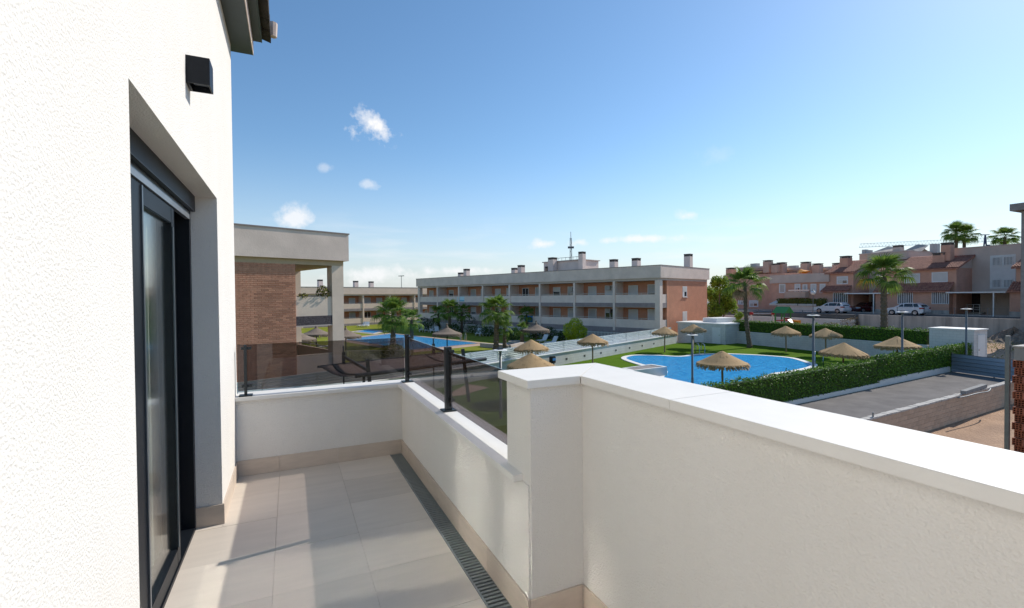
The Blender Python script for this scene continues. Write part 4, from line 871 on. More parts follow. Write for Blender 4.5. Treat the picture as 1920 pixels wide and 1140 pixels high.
def townhouse(label, pf0, pf1, ps, yeave, yridge, ylow, ylow2, win_up, win_lo, chim):
    root = thing('terraced_house', label, 'house', (FX, yx(pf1, FX), SZ)); y1, y0 = yx(pf0, FX), yx(pf1, FX); pm = (pf0+pf1)/2
    ze = zx(pm, yeave, FX); zl = zx(pm, ylow2, FX)
    MB().box(FX, RX+4, y0, y1, SZ-.3, ze).build('wall', 'brick_house', root)
    MB().box(FX-.9, FX-.002, y0+.3, y1+.2, SZ-.3, zl-.05).build('porch_wall', 'brick_house', root); MB().box(FX-.93, FX-.9005, y0+.28, y1+.22, SZ-.3, SZ+.55).build('plinth', 'concrete', root)
    zr = ze+1.75; rolltiles(y0-.3, y1+.3, FX-.35, ze-.02, RX+.6, zr, root); MB().poly([(FX, y0, ze), (RX+.6, y0, ze), (RX+.6, y0, zr-.15)]).build('gable', 'house_grey', root)
    zlt = zx(pm, ylow, FX); rolltiles(y0+.2, y1+.3, FX-1.3, zl, FX-.002, zlt, root, 'porch_roof')
    for (a, b_, c, d, k) in win_up: framed(a, b_, c, d, FX, root, 'shutter', k)
    for (a, b_, c, d, n_) in win_lo: bars(a, b_, c, d, FX-.9, root, n_)
    for (p_, yt, yb, w_) in chim: stack(p_, yt, yb, FX+2.2, root, w_)
    return root
hB = townhouse('narrow brick terraced house with red tiled roof and one chimney', 1552, 1600, 1632, 511, 488, 536, 546, [(1569, 1590, 518, 533, .45)], [(1563, 1589, 549.5, 567, 7)], [(1586, 480, 500, 1.1)])
hC = townhouse('wide brick terraced house with red tiled roof and stepped brick chimney', 1652, 1793, 1822, 505, 470, 531, 546, [(1696, 1725, 513, 531, None), (1747, 1777, 510, 529, None)], [(1684, 1711, 548, 569, 8), (1748, 1779, 547, 569, 9)], [(1776, 455, 480, .95), (1764, 474, 488, 1.2)])
hD = townhouse('brick terraced house with red tiled roof just beyond the grey block', 1905, 1990, 2010, 499, 470, 528, 545, [(1930, 1960, 508, 528, None)], [(1916, 1950, 546, 570, 8)], [])
# grey set back blocks with barred stair windows
def greyblock(label, p0, p1, ytop, wins, canopy, panel=None):
    root = thing('grey_stair_block', label, 'house', (RX, yx(p1, RX), SZ)); y1, y0 = yx(p0, RX), yx(p1, RX); zt = zx((p0+p1)/2, ytop, RX)
    MB().box(RX, RX+9, y0, y1, SZ-.3, zt).build('wall', 'house_grey', root); MB().box(RX-.06, RX+9.06, y0-.03, y1+.03, zt+.001, zt+.09).build('roof_edge', 'trim', root)
    if panel: rect('render_panel', *panel, RX, .01, 'white_wall', root, .04)
    for w_ in wins: bars(*w_, RX-.045, root, 6, 'white_wall')
    cy0, cy1 = yx(canopy[1], RX-3), yx(canopy[0], RX-3); zc = zx((canopy[0]+canopy[1])/2, canopy[2], RX-3)
    MB().box(RX-5.2, RX-.01, min(cy0, cy1), max(cy0, cy1), zc-.07, zc+.07).build('carport_roof', 'white_paint', root)
    yp = yx(canopy[3], RX-5.1); MB().box(RX-5.15, RX-5.05, yp-.05, yp+.05, SZ, zc-.07).build('carport_post', 'white_paint', root)
    ym = (y0+y1)/2; d = MB().box(RX-.05, RX-.002, ym+.6, ym+1.8, SZ+.3, SZ+2.5).build('door', 'door_dark', root)
    for k in range(3): MB().box(RX-1.4+.45*k, RX-.06, ym+.1, ym+2.4, SZ+.1*k, SZ+.1*(k+1)).build('step', 'concrete', root)
    b = MB()
    for k in range(5): y = ym+.1+.55*k; b.bar((RX-1.5, y, SZ), (RX-1.5, y, SZ+1.2), .04, .04)
    for zz in (.6, .9, 1.2): b.bar((RX-1.5, ym, SZ+zz), (RX-1.5, ym+2.4, SZ+zz), .04, .04)
    b.build('stair_railing', 'handrail', root); return root
greyblock('grey rendered stair block between the two tiled houses, with a white carport roof', 1626, 1700, 474, [(1650, 1681, 529, 545)], (1601, 1684, 550, 1638))
gb2 = greyblock('tall grey rendered block with four barred openings in a pale panel', 1784, 1925, 462, [(1861, 1876, 483, 497), (1882, 1898, 482, 496), (1861, 1876, 525, 538), (1882, 1898, 525, 538)], (1791, 1903, 548, 1863), (1856, 1904, 478, 541))
# left brick house with concrete band, awning and the set back brown wall
hA_ = thing('balcony_house', 'brown brick house with a concrete roof band, small balcony and cream awnings', 'house', (FX, 50, SZ))
ya, yb = yx(1447, FX), yx(1553, FX)
MB().box(FX, FX+8, yb, ya, SZ-.3, zx(1500, 530, FX)).build('wall', 'brick_house', hA_)
rect('roof_band', 1445, 1556, 514, 530, FX, 8, 'house_grey', hA_, .25)
MB().box(FX+3.2, FX+12, ya+.01, yx(1366, FX+3.2), SZ-.3, zx(1410, 515, FX+3.2)).build('wall', 'brick_house', hA_)
framed(1461, 1473, 532, 549.5, FX, hA_, 'window_pale'); framed(1490, 1501, 532, 549, FX, hA_, 'window_frame', .4); framed(1505, 1514, 533, 549, FX, hA_, 'shutter_grey'); framed(1520, 1531, 532, 549, FX, hA_, 'shutter'); framed(1537, 1548, 532, 549, FX, hA_, 'shutter'); framed(1405, 1422, 563, 575.5, FX+3.2, hA_, 'shutter', .4); framed(1384, 1395, 563, 571, FX+3.2, hA_, 'shutter', .4)
bl_ = rect('balcony', 1478, 1517, 547, 558, FX, .5, 'house_pink', hA_, .9); rect('balcony_rail', 1478, 1517, 543, 546, FX-.85, .04, 'handrail', bl_)
zt = zx(1500, 560, FX); zb = zx(1500, 570, FX-3)
for (a, b_, nm) in ((1462, 1516, 0), (1516, 1551, 1)):
    y1, y0 = yx(a, FX), yx(b_, FX); MB().poly([(FX-.002, y0, zt), (FX-.002, y1, zt), (FX-3.0, y1-.4, zb), (FX-3.0, y0-.3, zb)]).poly([(FX-3.0, y1-.4, zb), (FX-3.0, y0-.3, zb), (FX-3.0, y0-.3, zb-.25), (FX-3.0, y1-.4, zb-.25)]).build('awning', 'awning', hA_)
for (p_, yt, yb_) in ((1371, 502, 520), ): stack(p_, yt, yb_, FX+5, hA_, 1.3)
gh = thing('garden_hedge', 'ragged green hedge on a low wall in front of the awnings', 'hedge', (67.9, 45, SZ)); y1, y0 = yx(1458, 67.9), yx(1549, 67.9)
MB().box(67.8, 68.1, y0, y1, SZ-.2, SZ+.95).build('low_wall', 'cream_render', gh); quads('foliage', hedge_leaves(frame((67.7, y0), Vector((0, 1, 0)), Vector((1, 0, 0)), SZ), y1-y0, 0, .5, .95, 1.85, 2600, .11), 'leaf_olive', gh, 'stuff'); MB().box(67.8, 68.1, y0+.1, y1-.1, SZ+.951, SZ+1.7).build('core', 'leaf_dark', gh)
# roofscape behind, each house with its own parapets, chimneys and roof boxes
for i, (p0, p1, yt, X, lab, sts, boxes) in enumerate([
        (1386, 1440, 500, 92, 'brick house behind the balcony house with a broad chimney and roof tank', [(1440, 488), (1456, 494)], [(1413, 494, 6)]),
        (1441, 1506, 503, 93, 'low roofed house behind with a pair of capped chimneys', [(1466, 492), (1511, 491)], [(1454, 494, 7), (1485, 498, 7)]),
        (1507, 1560, 503, 94, 'house behind with several roof boxes and one slim chimney', [(1533, 494), (1571, 493)], [(1522, 499, 9), (1548, 500, 9)])]):
    rt = thing('background_house', lab, 'house', (X, yx(p1, X), SZ)); y1, y0 = yx(p0, X), yx(p1, X)
    MB().box(X, X+9, y0, y1, SZ-.3, zx((p0+p1)/2, yt+4, X)).build('wall', 'house_pink', rt); MB().box(X-.2, X+9.2, y0-.1, y1+.1, zx((p0+p1)/2, yt+4, X)+.001, zx((p0+p1)/2, yt, X)).build('parapet', 'house_grey', rt)
    for (p_, yy_) in sts: stack(p_, yy_, yt+6, X-1.5, rt, 1.35, 'house_pink')
    for (p_, yy_, w_) in boxes: rect('roof_box', p_-w_, p_+w_, yy_, yt+1, X+1, 1, 'ac_unit', rt)
    rolltiles(y0, y1, X-4.5, zx((p0+p1)/2, yt+15, X-4), X-.3, zx((p0+p1)/2, yt+8, X), rt)
us = thing('roof_umbrella', 'orange sunshade tilted open on a roof terrace', 'parasol', dep(1503, 513, 88)); p = dep(1505, 512, 88)
b = MB(); 
for k in range(8): a0, a1 = k*math.pi/4, (k+1)*math.pi/4; b.poly([p+Vector((0, .5, .75)), p+Vector((1.2*math.cos(a0), 1.3*math.sin(a0), .35*math.sin(a0)*-1)), p+Vector((1.2*math.cos(a1), 1.3*math.sin(a1), -.35*math.sin(a1)))])
b.build('canopy', 'plastic_orange', us); MB().tube([p+Vector((0, .4, .7)), p+Vector((0, 0, -1.6))], .04, 6).build('pole', 'white_paint', us)
# grey upper block with solar panels and air units behind the tiled roofs
ub_ = thing('flat_roof_house', 'pale flat roofed block behind the tiled houses with solar panels and air units', 'house', (80, 35, SZ)); X = 80
MB().box(X, X+8, yx(1706, X), yx(1611, X), SZ-.3, zx(1660, 474, X)).build('wall', 'house_pink', ub_); MB().box(X-.1, X+8.1, yx(1706, X)-.05, yx(1611, X)+.05, zx(1660, 474, X)+.001, zx(1660, 472, X)).build('roof_edge', 'trim', ub_)
for (p0, p1, y0_, y1_) in ((1636, 1674, 474, 463), (1690, 1731, 474, 459)):
    ya, yb = yx(p0, X+1), yx(p1, X+1); za, zb = zx(p0, y0_, X+1), zx(p0, y1_, X+1); MB().poly([(X+.6, ya, za), (X+2.4, (ya+yb)/2, zb), (X+2.4, yb, zb-.3), (X+.6, yb, za)]).poly([(X+2.45, ya, za), (X+2.42, (ya+yb)/2, zb), (X+2.42, yb, za)]).build('solar_panel', 'concrete', ub_)
for (p_, yy_) in ((1619, 470), (1627, 471), (1746, 459), (1753, 459)): rect('air_unit', p_-3.4, p_+3.4, yy_-2, 476, X+.6, .8, 'ac_unit', ub_)
stack(1684, 460, 474, X+1, ub_, 1.0, 'house_grey')
cr = thing('tower_crane_jib', 'thin pale lattice crane jib far behind the rooftops', 'crane', dep(1611, 464, 240)); a, c = dep(1611, 464, 240), dep(1985, 447, 240)
b = MB(); n_ = 60; up = Vector((0, 0, 2.0))
b.bar(a, c, .2, .2); b.bar(a+up*.9+(c-a)*.01, c+up, .14, .14)
for k in range(n_): p, q = a+(c-a)*(k/n_), a+(c-a)*((k+1)/n_); b.bar(p, (p+q)/2+up, .07, .07); b.bar((p+q)/2+up, q, .07, .07)
b.build('jib', 'crane', cr)
py_ = thing('pylon', 'dark blue lattice pylon top with a transformer behind the grey block', 'pylon', dep(1847, 460, 110)); p = dep(1847, 462, 110)
b = MB(); b.bar(p+Vector((-.9, .2, -4)), p+Vector((0, 0, 2.6)), .22, .22); b.bar(p+Vector((.9, -.2, -4)), p+Vector((.1, 0, 2.6)), .22, .22); b.bar(p+Vector((-.9, .4, 2.7)), p+Vector((.9, -.4, 2.7)), .16, .16)
for k in range(5): b.bar(p+Vector((-.7+.14*k, 0, -2.6+k)), p+Vector((.7-.14*k, 0, -1.8+k)), .1, .1)
b.build('lattice', 'pylon', py_); MB().lathe([(0, 0), (.35, 0), (.35, 1), (0, 1)], 8, (p.x+.8, p.y-.3)).build('transformer', 'pylon', py_, T=lambda x, y, z: (x, y, z+p.z-.6))
gt = thing('concrete_building', 'bare grey concrete frame with an overhanging slab at the right edge', 'building', onX(1930, 450, 60)); X = 62
MB().box(X, X+8, yx(1990, X), yx(1913.5, X), 1, zx(1915, 396, X)).build('wall', 'concrete_grey', gt); MB().box(X-.6, X+8.5, yx(1995, X), yx(1897, X), zx(1905, 396, X)+.001, zx(1905, 383, X)).build('roof_slab', 'concrete_grey', gt)
rt = thing('street_retaining_wall', 'stained concrete retaining wall below the parked cars', 'wall', (63, 30, 0))
yL = yx(1612, 63.2); MB().box(63.0, 63.3, -55, yL, -.8, SZ+.05).build('wall', 'concrete', rt)
for k in range(11): y = yL-.1-k*4.2; MB().box(62.985, 62.999, y-.015, y+.015, -.5, SZ+.04).build('joint', 'concrete_grey', rt)
lw2 = thing('playground_wall', 'low pale wall with a dark green railing by the playground', 'wall', (60, 45, 1)); y1 = yx(1368, 60); y0 = yx(1610, 63)
MB().box(62.2, 62.5, yL+.1, yx(1330, 62.5), -.6, 1.95).build('wall', 'white_wall', lw2); b = MB()
y = yL
while y < yx(1330, 62.5): b.box(62.32, 62.38, y-.03, y+.03, 1.951, 3.0); y += 2.2
for zz in (2.2, 2.95): b.box(62.335, 62.365, yL, yx(1330, 62.5), zz, zz+.035)
b.build('railing', 'antenna', lw2)
pfn = thing('post_fence', 'row of thin dark fence posts on the stained retaining wall', 'fence', (63.1, yL, SZ)); y = yL-30
while y < yL: MB().box(63.12, 63.17, y-.02, y+.02, SZ+.051, SZ+1.05).build('post', 'antenna', pfn); y += 2.6
MB().box(63.14, 63.15, yL-30, yL-.2, SZ+.99, SZ+1.0).build('wire', 'antenna', pfn)
# playground
pf = thing('play_house', 'green roofed climbing frame with a red slide behind the tall hedge', 'play equipment', (58, 40, .7)); p = dep(1468, 603, 60); p.z = 0.9
b = MB()
for a, c in ((-.6, -.6), (.6, -.6), (-.6, .6), (.6, .6)): b.bar(p+Vector((a, c, 0)), p+Vector((a, c, 2.0)), .12, .12)
b.build('frame', 'plastic_green', pf); MB().poly([p+Vector((-.9, -.9, 1.9)), p+Vector((-.9, .9, 1.9)), p+Vector((0, .9, 2.7)), p+Vector((0, -.9, 2.7))]).poly([p+Vector((.9, -.9, 1.9)), p+Vector((.9, .9, 1.9)), p+Vector((0, .9, 2.7)), p+Vector((0, -.9, 2.7))]).poly([p+Vector((-.9, -.9, 1.9)), p+Vector((.9, -.9, 1.9)), p+Vector((0, -.9, 2.7))]).build('roof', 'plastic_green', pf)
MB().bar(p+Vector((-.3, -.7, 1.3)), p+Vector((-.5, -2.6, .1)), .7, .12).build('slide', 'plastic_red', pf); MB().box(-.62, .62, -.62, .62, .9, 1.0, lambda x, y, z: p+Vector((x, y, z))).build('platform', 'plastic_red', pf); MB().bar(p+Vector((.2, -.8, .6)), p+Vector((.2, -2.0, .6)), .6, .9).build('panel', 'plastic_orange', pf)
sw = thing('swing_frame', 'pale swing frame with red end caps behind the tall hedge', 'play equipment', (58, 44, .7)); a, c = dep(1409, 588, 62), dep(1449, 588, 62)
MB().tube([a, c], .07, 6).build('top_bar', 'handrail', sw)
for q in (a, c):
    MB().lathe([(0, -.16), (.22, -.12), (.25, .05), (.15, .2), (0, .22)], 8).build('end_cap', 'plastic_red', sw, T=lambda x, y, z: Vector((x, y, z))+q)
    for sg_ in (-1, 1): MB().tube([q, q+Vector((.6*sg_, .2, -2.0))], .05, 6).build('leg', 'white_paint', sw)
pc = dep(1524.5, 549, 62); pl_ = thing('globe_lamp', 'street lamp with a white globe in front of the balcony house', 'street lamp', (pc.x, pc.y, SZ)); MB().tube([(pc.x, pc.y, 1.0), (pc.x, pc.y, pc.z-.2)], .05, 6).build('post', 'lamp_post', pl_); MB().lathe([(.0, -.28)]+[(.28*math.cos(t), .28*math.sin(t)) for t in [(-80+20*i)*math.pi/180 for i in range(9)]]+[(0, .28)], 12).build('globe', 'white_paint', pl_, smooth=True, T=lambda x, y, z: Vector((x, y, z))+pc); MB().lathe([(.1, .27), (.16, .3), (0, .4)], 8).build('cap', 'anthracite', pl_, T=lambda x, y, z: Vector((x, y, z))+pc)
# ------------------------------------------------------------------ cars (side profile along local x, nose to -x)
def car(label, loc, rz, paint, L=4.2, Wd=1.75, wagon=0.0):
    root = thing('parked_car', label, 'car', loc, rz); hw = Wd/2
    def arch(cx): return [(cx+.36*math.cos(a), .30+.36*math.sin(a)) for a in [math.pi*k/8 for k in range(9)]]
    xf, xr = -L/2+.78, L/2-.78
    low = [(-L/2+.05, .28), (-L/2, .5), (-L/2+.04, .68), (-L/2+.35, .83), (-L/2+1.05, .95), (L/2-.12, .98), (L/2-.02, .72), (L/2, .45), (L/2-.08, .28)]
    prof = low+[(xr+.36, .24)]+arch(xr)[0:]+[(xf+.36, .24)]+arch(xf)[0:]
    V = []
    def ring(y, f, zsc=1.0): return [(x*f, y, z) for x, z in prof]
    rings = [ring(-hw*.94, .985), ring(-hw, 1.0), ring(hw, 1.0), ring(hw*.94, .985)]; b = MB(); n = len(prof)
    b.v = []
    ys_ = [-hw, -hw*.98, hw*.98, hw]
    for y, f in zip(ys_, (.99, 1, 1, .99)): b.v += [(x*f, y, z) for x, z in prof]
    for i in range(3):
        for j in range(n): q = (j+1) % n; b.f.append((i*n+j, i*n+q, (i+1)*n+q, (i+1)*n+j))
    me_faces = (tuple(range(n-1, -1, -1)), tuple(3*n+j for j in range(n))); b.f += list(me_faces)
    def add(mb, nm, mt, par=None, sm=False):
        o = mb.build(nm, mt, par or root, sm); o.matrix_parent_inverse = Matrix(); return o
    body = add(b, 'body', paint)
    gh_ = [(-L/2+1.0, .94), (-L/2+1.75, 1.40), (-L/2+2.2, 1.47), (L/2-.95+wagon, 1.46), (L/2-.35+wagon*.4, 1.25), (L/2-.13, .97)]
    b = MB(); k = len(gh_)
    for y, s in ((-hw*.80, 0), (hw*.80, 0)):
        for x, z in gh_: b.v.append((x, y*(1.18 if z < 1 else 1.0), z))
    for j in range(k): q = (j+1) % k; b.f.append((j, q, k+q, k+j))
    b.f += [tuple(range(k-1, -1, -1)), tuple(range(k, 2*k))]; cab = add(b, 'cabin', paint)
    def win(xa, xb, xc, xd, side):  # lower a..b, upper d..c
        f = lambda x, z: (x, side*(hw*.80*(1.18+(1.0-1.18)*(z-.94)/(.46))+.012), z)
        return MB().poly([f(xa, 1.0), f(xb, 1.0), f(xc, 1.38), f(xd, 1.38)])
    for s in (-1, 1):
        add(win(-L/2+1.25, -.02, -.05, -L/2+1.86, s), 'side_window', 'car_glass', cab); add(win(.05, L/2-1.0, L/2-1.1+wagon, .03, s), 'side_window', 'car_glass', cab)
        add(win(L/2-.93, L/2-.42, L/2-.62+wagon*.4, L/2-1.02+wagon, s), 'side_window', 'car_glass', cab)
        add(MB().box(-L/2+1.35, -L/2+1.55, s*hw*1.0-.02 if s > 0 else -hw*1.12, s*hw*1.12 if s > 0 else -hw+.02, .98, 1.10), 'mirror', paint, body)
        for hx in (-.25, .95): add(MB().box(hx, hx+.2, s*hw-.004 if s > 0 else -hw-.02, s*hw+.02 if s > 0 else -hw+.004, .80, .84), 'door_handle', paint, body)
        add(MB().box(L/2-.36, L/2-.03, s*hw*.62 if s > 0 else -hw*1.012, s*hw*1.012 if s > 0 else -hw*.62, .78, .93), 'tail_light', 'tail_light', body); add(MB().box(-L/2+.0, -L/2+.34, s*hw*.55 if s > 0 else -hw*1.01, s*hw*1.01 if s > 0 else -hw*.55, .62, .75), 'headlight', 'head_light', body)
        for cx in (xf, xr):
            w_ = MB(); m_ = [(.0, 0), (.32, 0), (.32, .2), (0, .2)]; w_.lathe([(0, -.1), (.28, -.1), (.32, -.06), (.32, .06), (.28, .1), (0, .1)], 20); w_.v = [(cx+x, s*(hw-.09)+z, .32+y) for x, y, z in w_.v]; wh = add(w_, 'wheel', 'tyre')
            r_ = MB(); r_.lathe([(.21, .0), (.19, .02), (.05, .008), (0, .02)], 14); r_.v = [(cx+x, s*(hw+.012)+s*z, .32+y) for x, y, z in r_.v]; add(r_, 'rim', 'rim', wh)
    f2 = lambda x, y, z: (x, y, z)
    add(MB().poly([(-L/2+1.06, -hw*.78, 1.0), (-L/2+1.06, hw*.78, 1.0), (-L/2+1.70, hw*.70, 1.39), (-L/2+1.70, -hw*.70, 1.39)]), 'windscreen', 'car_glass', cab)
    add(MB().poly([(L/2-.15, -hw*.76, 1.02), (L/2-.15, hw*.76, 1.02), (L/2-.36+wagon*.4, hw*.70, 1.26), (L/2-.36+wagon*.4, -hw*.70, 1.26)]), 'rear_window', 'car_glass', cab)
    add(MB().box(L/2-.03, L/2+.006, -.26, .26, .55, .66), 'number_plate', 'white_paint', body)
    return root
def carpos(px_, X): return (X, yx(px_, X), SZ)
car('white estate car parked below the narrow tiled house', carpos(1560, 66.3), R(-90), 'car_white', 3.95, 1.78, .22)
car('white hatchback parked beside the thick palm trunk', carpos(1701, 66.6), R(-90), 'car_white', 3.9, 1.74)
car('dark red car half hidden in the shade under the white carport', carpos(1626, 71.8), R(-20), 'car_red', 4.2, 1.74)
# ------------------------------------------------------------------ fan palms
def frond_mesh(name, Lp, Rf, nseg, droop, material):
    b = MB(); segs = 4
    path = [(Lp*t, 0, .12*Lp*math.sin(t*1.4)) for t in (0, .35, .7, 1)]; b.tube(path, .022, 4, .012)
    base = Vector((Lp, 0, path[-1][2]))
    for k in range(nseg):
        a = R(-118+236*k/(nseg-1)); ln = Rf*(.72+.28*math.cos(a*.62))*random.uniform(.9, 1.06); d = Vector((math.cos(a), math.sin(a), .10)); t = Vector((-math.sin(a), math.cos(a), 0))
        prev = None
        for i in range(segs+1):
            u = i/segs; w = ln*.062*(1-.15*u if u < .55 else max(.0, (1-u)*1.85)); p = base+d*(ln*u)+Vector((0, 0, .05*math.sin(u*3)-droop*ln*max(0, u-.42)**1.5*1.6)); p -= d*(droop*.25*ln*max(0, u-.5)**1.5)
            cur = (p-t*w, p+Vector((0, 0, w*.5)), p+t*w)
            if prev: b.poly([prev[0], prev[1], cur[1], cur[0]]); b.poly([prev[1], prev[2], cur[2], cur[1]])
            prev = cur
    bm_ = bmesh.new(); me = b.mesh(name); bm_.from_mesh(me); bmesh.ops.remove_doubles(bm_, verts=bm_.verts, dist=1e-4); bm_.to_mesh(me); bm_.free(); me.materials.append(MATS[material]); return me
FR = {m_: [frond_mesh('frond', .95*q, .95, 22, d_, m_) for q, d_ in ((.8, .35), (1.0, .6), (1.15, .95))] for m_ in ('leaf_palm', 'leaf_palm_yellow', 'leaf_palm_dry')}
def palm(label, base, top, r, sc, n, tilt0=78, tilt1=-35, yellow=0, dry=0, dark='trunk', lean=(0, 0)):
    root = thing('fan_palm', label, 'palm tree', base); base = Vector(base); top = Vector(top); b = MB(); path = []; rad = []
    H_ = (top-base).length; nst = max(6, int(H_/.16))
    for i in range(nst+1):
        u = i/nst; p = base+(top-base)*u+Vector((lean[0], lean[1], 0))*math.sin(math.pi*u); path.append(p); rad.append(r*(1.25-.35*u if u > .06 else 1.45)*(1+.10*((i % 2)*2-1)+random.uniform(-.05, .05)))
    b.tube(path, rad, 10)
    for i in range(1, nst):                                # old leaf bases standing off the trunk
        for k in range(5):
            if random.random() < .55: a = random.uniform(0, 6.28); e = Vector((math.cos(a), math.sin(a), 0)); p = path[i]+e*rad[i]*.9; t = Vector((-e.y, e.x, 0))*.05*sc; b.poly([p-t, p+t, p+e*.07*sc+Vector((0, 0, .13*sc))])
    b.build('trunk', dark, root)
    for k in range(n):
        u = (k+.5)/n; el = R(tilt0+(tilt1-tilt0)*u**.85+random.uniform(-9, 9)); az = k*2.39996+random.uniform(-.3, .3)
        m_ = 'leaf_palm'
        if u > .72 and random.random() < yellow: m_ = 'leaf_palm_yellow'
        elif u > .8 and random.random() < dry: m_ = 'leaf_palm_dry'
        me = FR[m_][0 if u < .25 else 1 if u < .6 else 2]; s = sc*random.uniform(.88, 1.1)
        place('frond', me, root, top+Vector((0, 0, .25*sc*(1-u)-.1)), (random.uniform(-.3, .3), -el, az), (s, s, s))
    return root
NB = -.3
b1 = gz(1658, 668); palm('thick trunked fan palm with some yellow fronds behind the clipped hedge', b1, dep(1657, 520, 39.2), .22, 1.2, 22, 82, -30, .55)
b2 = gz(1405.8, 652); palm('tall leaning fan palm on the turf beside the pump house', b2, dep(1397, 536, 46.3), .17, 1.2, 19, 82, -38, 0, .35, lean=(-.12, .05))
def npalm(label, px_, ybase, ycrown, sc, n, r=.2, **k):
    g_ = gz(px_, ybase, NB); Z_ = (g_-CAM).dot(vf); t = dep(px_+k.pop('dx', 0), ycrown, Z_); return palm(label, g_, t, r, sc, n, **k)
npalm('broad drooping fan palm standing before the rectangular pool', 737, 648, 592, 1.3, 26, .26, tilt1=-50)
npalm('smaller drooping fan palm close to the right of the broad one', 772, 640, 600, .95, 18, .2, tilt1=-55)
npalm('fan palm behind the rectangular pool by the row of loungers', 843, 626, 582, 1.15, 20, .2, tilt1=-45)
npalm('slender fan palm in the shade behind the row of loungers', 822, 622, 588, .95, 16, .15, tilt1=-50, dark='trunk_dark')
npalm('fan palm with dark trunk near the banner balcony', 866, 624, 585, .95, 16, .16, tilt1=-50, dark='trunk_dark')
npalm('tall fan palm with heavy trunk at the low planter', 930, 656, 583, 1.1, 24, .24, tilt1=-52, dx=2)
npalm('short fan palm beside the heavy trunked one', 946, 655, 615, .62, 18, .17, tilt1=-40, dry=.5)
npalm('short bright fan palm behind the golden parasols', 979, 646, 618, .65, 20, .2, tilt1=-45)
npalm('small dark fan palm in the shade of the long block', 987, 628, 590, .85, 18, .15, tilt1=-35, dark='trunk_dark')
npalm('paired fan palm with pale crown in front of the long block', 1017, 624, 581, 1.0, 24, .2, tilt1=-55)
npalm('paired fan palm with shaded crown next to the pale one', 1008, 622, 582, .95, 20, .16, tilt1=-50, dark='trunk_dark')
for (px_, y_, Z_, sc, lab) in ((1793, 437, 118, 1.8, 'tall fan palm rising behind the grey block, left of a pair'), (1808, 441, 118, 1.8, 'tall fan palm rising behind the grey block, right of a pair'), (1884, 445, 118, 1.75, 'lone fan palm top behind the grey block near the concrete frame')):
    t = dep(px_, y_, Z_); palm(lab, (t.x, t.y, SZ), t, .35, sc, 24, 75, -45)
# ------------------------------------------------------------------ trees and shrubs
def shrub(name, label, px_, y_, zbase, w, h, n, size, material, cat='shrub', lift=0.0):
    g_ = gz(px_, y_, zbase); root = thing(name, label, cat, g_); blob((g_.x, g_.y, zbase+h*.52+lift), w/2*1.15, n, size, material, 'foliage', root, (1, 1, h/w))
    b = MB()
    for k in range(4): a = random.uniform(0, 6.28); b.tube([g_, g_+Vector((w*.22*math.cos(a), w*.22*math.sin(a), h*.6+lift))], .045, 5, .02)
    b.build('stem', 'trunk_dark', root); return root
shrub('lime_bush', 'round bright lime green bush beside the slatted fence', 1078, 646, NB, 2.5, 2.8, 3400, .10, 'leaf_lime', 'bush')
shrub('yellow_bush', 'rounded yellow-green bush in front of the broad drooping palm', 736, 673, NB, 2.0, 1.45, 1800, .075, 'leaf_olive', 'bush')
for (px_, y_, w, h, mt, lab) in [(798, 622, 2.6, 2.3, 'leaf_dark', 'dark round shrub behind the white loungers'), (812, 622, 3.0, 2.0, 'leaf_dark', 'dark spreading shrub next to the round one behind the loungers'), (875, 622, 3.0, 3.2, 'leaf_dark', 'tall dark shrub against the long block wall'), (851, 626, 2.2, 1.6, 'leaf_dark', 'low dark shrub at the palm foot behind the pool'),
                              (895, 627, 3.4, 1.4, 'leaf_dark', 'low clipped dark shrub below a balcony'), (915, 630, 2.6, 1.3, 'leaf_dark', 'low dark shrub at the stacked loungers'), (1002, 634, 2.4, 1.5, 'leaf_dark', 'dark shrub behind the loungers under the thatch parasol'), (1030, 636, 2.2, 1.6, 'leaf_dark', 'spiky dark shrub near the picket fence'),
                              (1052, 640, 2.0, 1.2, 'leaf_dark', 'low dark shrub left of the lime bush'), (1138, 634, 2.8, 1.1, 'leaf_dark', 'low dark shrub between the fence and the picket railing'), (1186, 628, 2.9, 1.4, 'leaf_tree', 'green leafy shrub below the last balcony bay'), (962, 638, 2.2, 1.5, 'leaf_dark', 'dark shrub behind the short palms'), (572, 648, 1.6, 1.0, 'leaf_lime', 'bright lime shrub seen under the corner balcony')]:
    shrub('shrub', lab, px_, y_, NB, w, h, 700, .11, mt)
def tree(label, px_, Z_, zb, crowns, n, size, material):
    p = dep(px_, 600, Z_); p.z = zb; root = thing('leafy_tree', label, 'tree', p); b = MB(); tops = []
    for (cx_, cy_, r_) in crowns: c = dep(cx_, cy_, Z_+random.uniform(-1.5, 1.5)); tops.append(c); b.tube([p+Vector((0, 0, 0)), p+(c-p)*.5+Vector((.2, .1, -.2)), c], .16, 7, .05)
    b.build('trunk', 'trunk', root); V = []
    for c, (cx_, cy_, r_) in zip(tops, crowns):
        rad = r_*Z_/FPX
        for q in range(9):                                  # clumps on the crown's surface leave gaps between them
            k = rng.normal(size=3); k /= np.linalg.norm(k); cc = np.array(c)+k*rad*.62; m_ = n//(9*len(crowns)); kk = rng.normal(size=(m_, 3)); kk /= np.linalg.norm(kk, axis=1)[:, None]
            pts = cc+kk*(rad*.55*rng.uniform(.35, 1, m_)**.5)[:, None]; nr = kk.copy(); nr[:, 2] += .4; V.append(leaves(pts, size, .2, nr, .8))
    quads('crown', np.concatenate(V), material, root); return root
tree('dense sunlit green tree beside the orange brick end wall', 1345, 66, .8, [(1338, 548, 17), (1350, 532, 16), (1362, 552, 19), (1340, 577, 17), (1364, 575, 17), (1352, 562, 20)], 9000, .16, 'leaf_tree')
tree('low green tree at the playground railing near the pump house', 1383, 60, .8, [(1383, 590, 9)], 600, .12, 'leaf_tree')
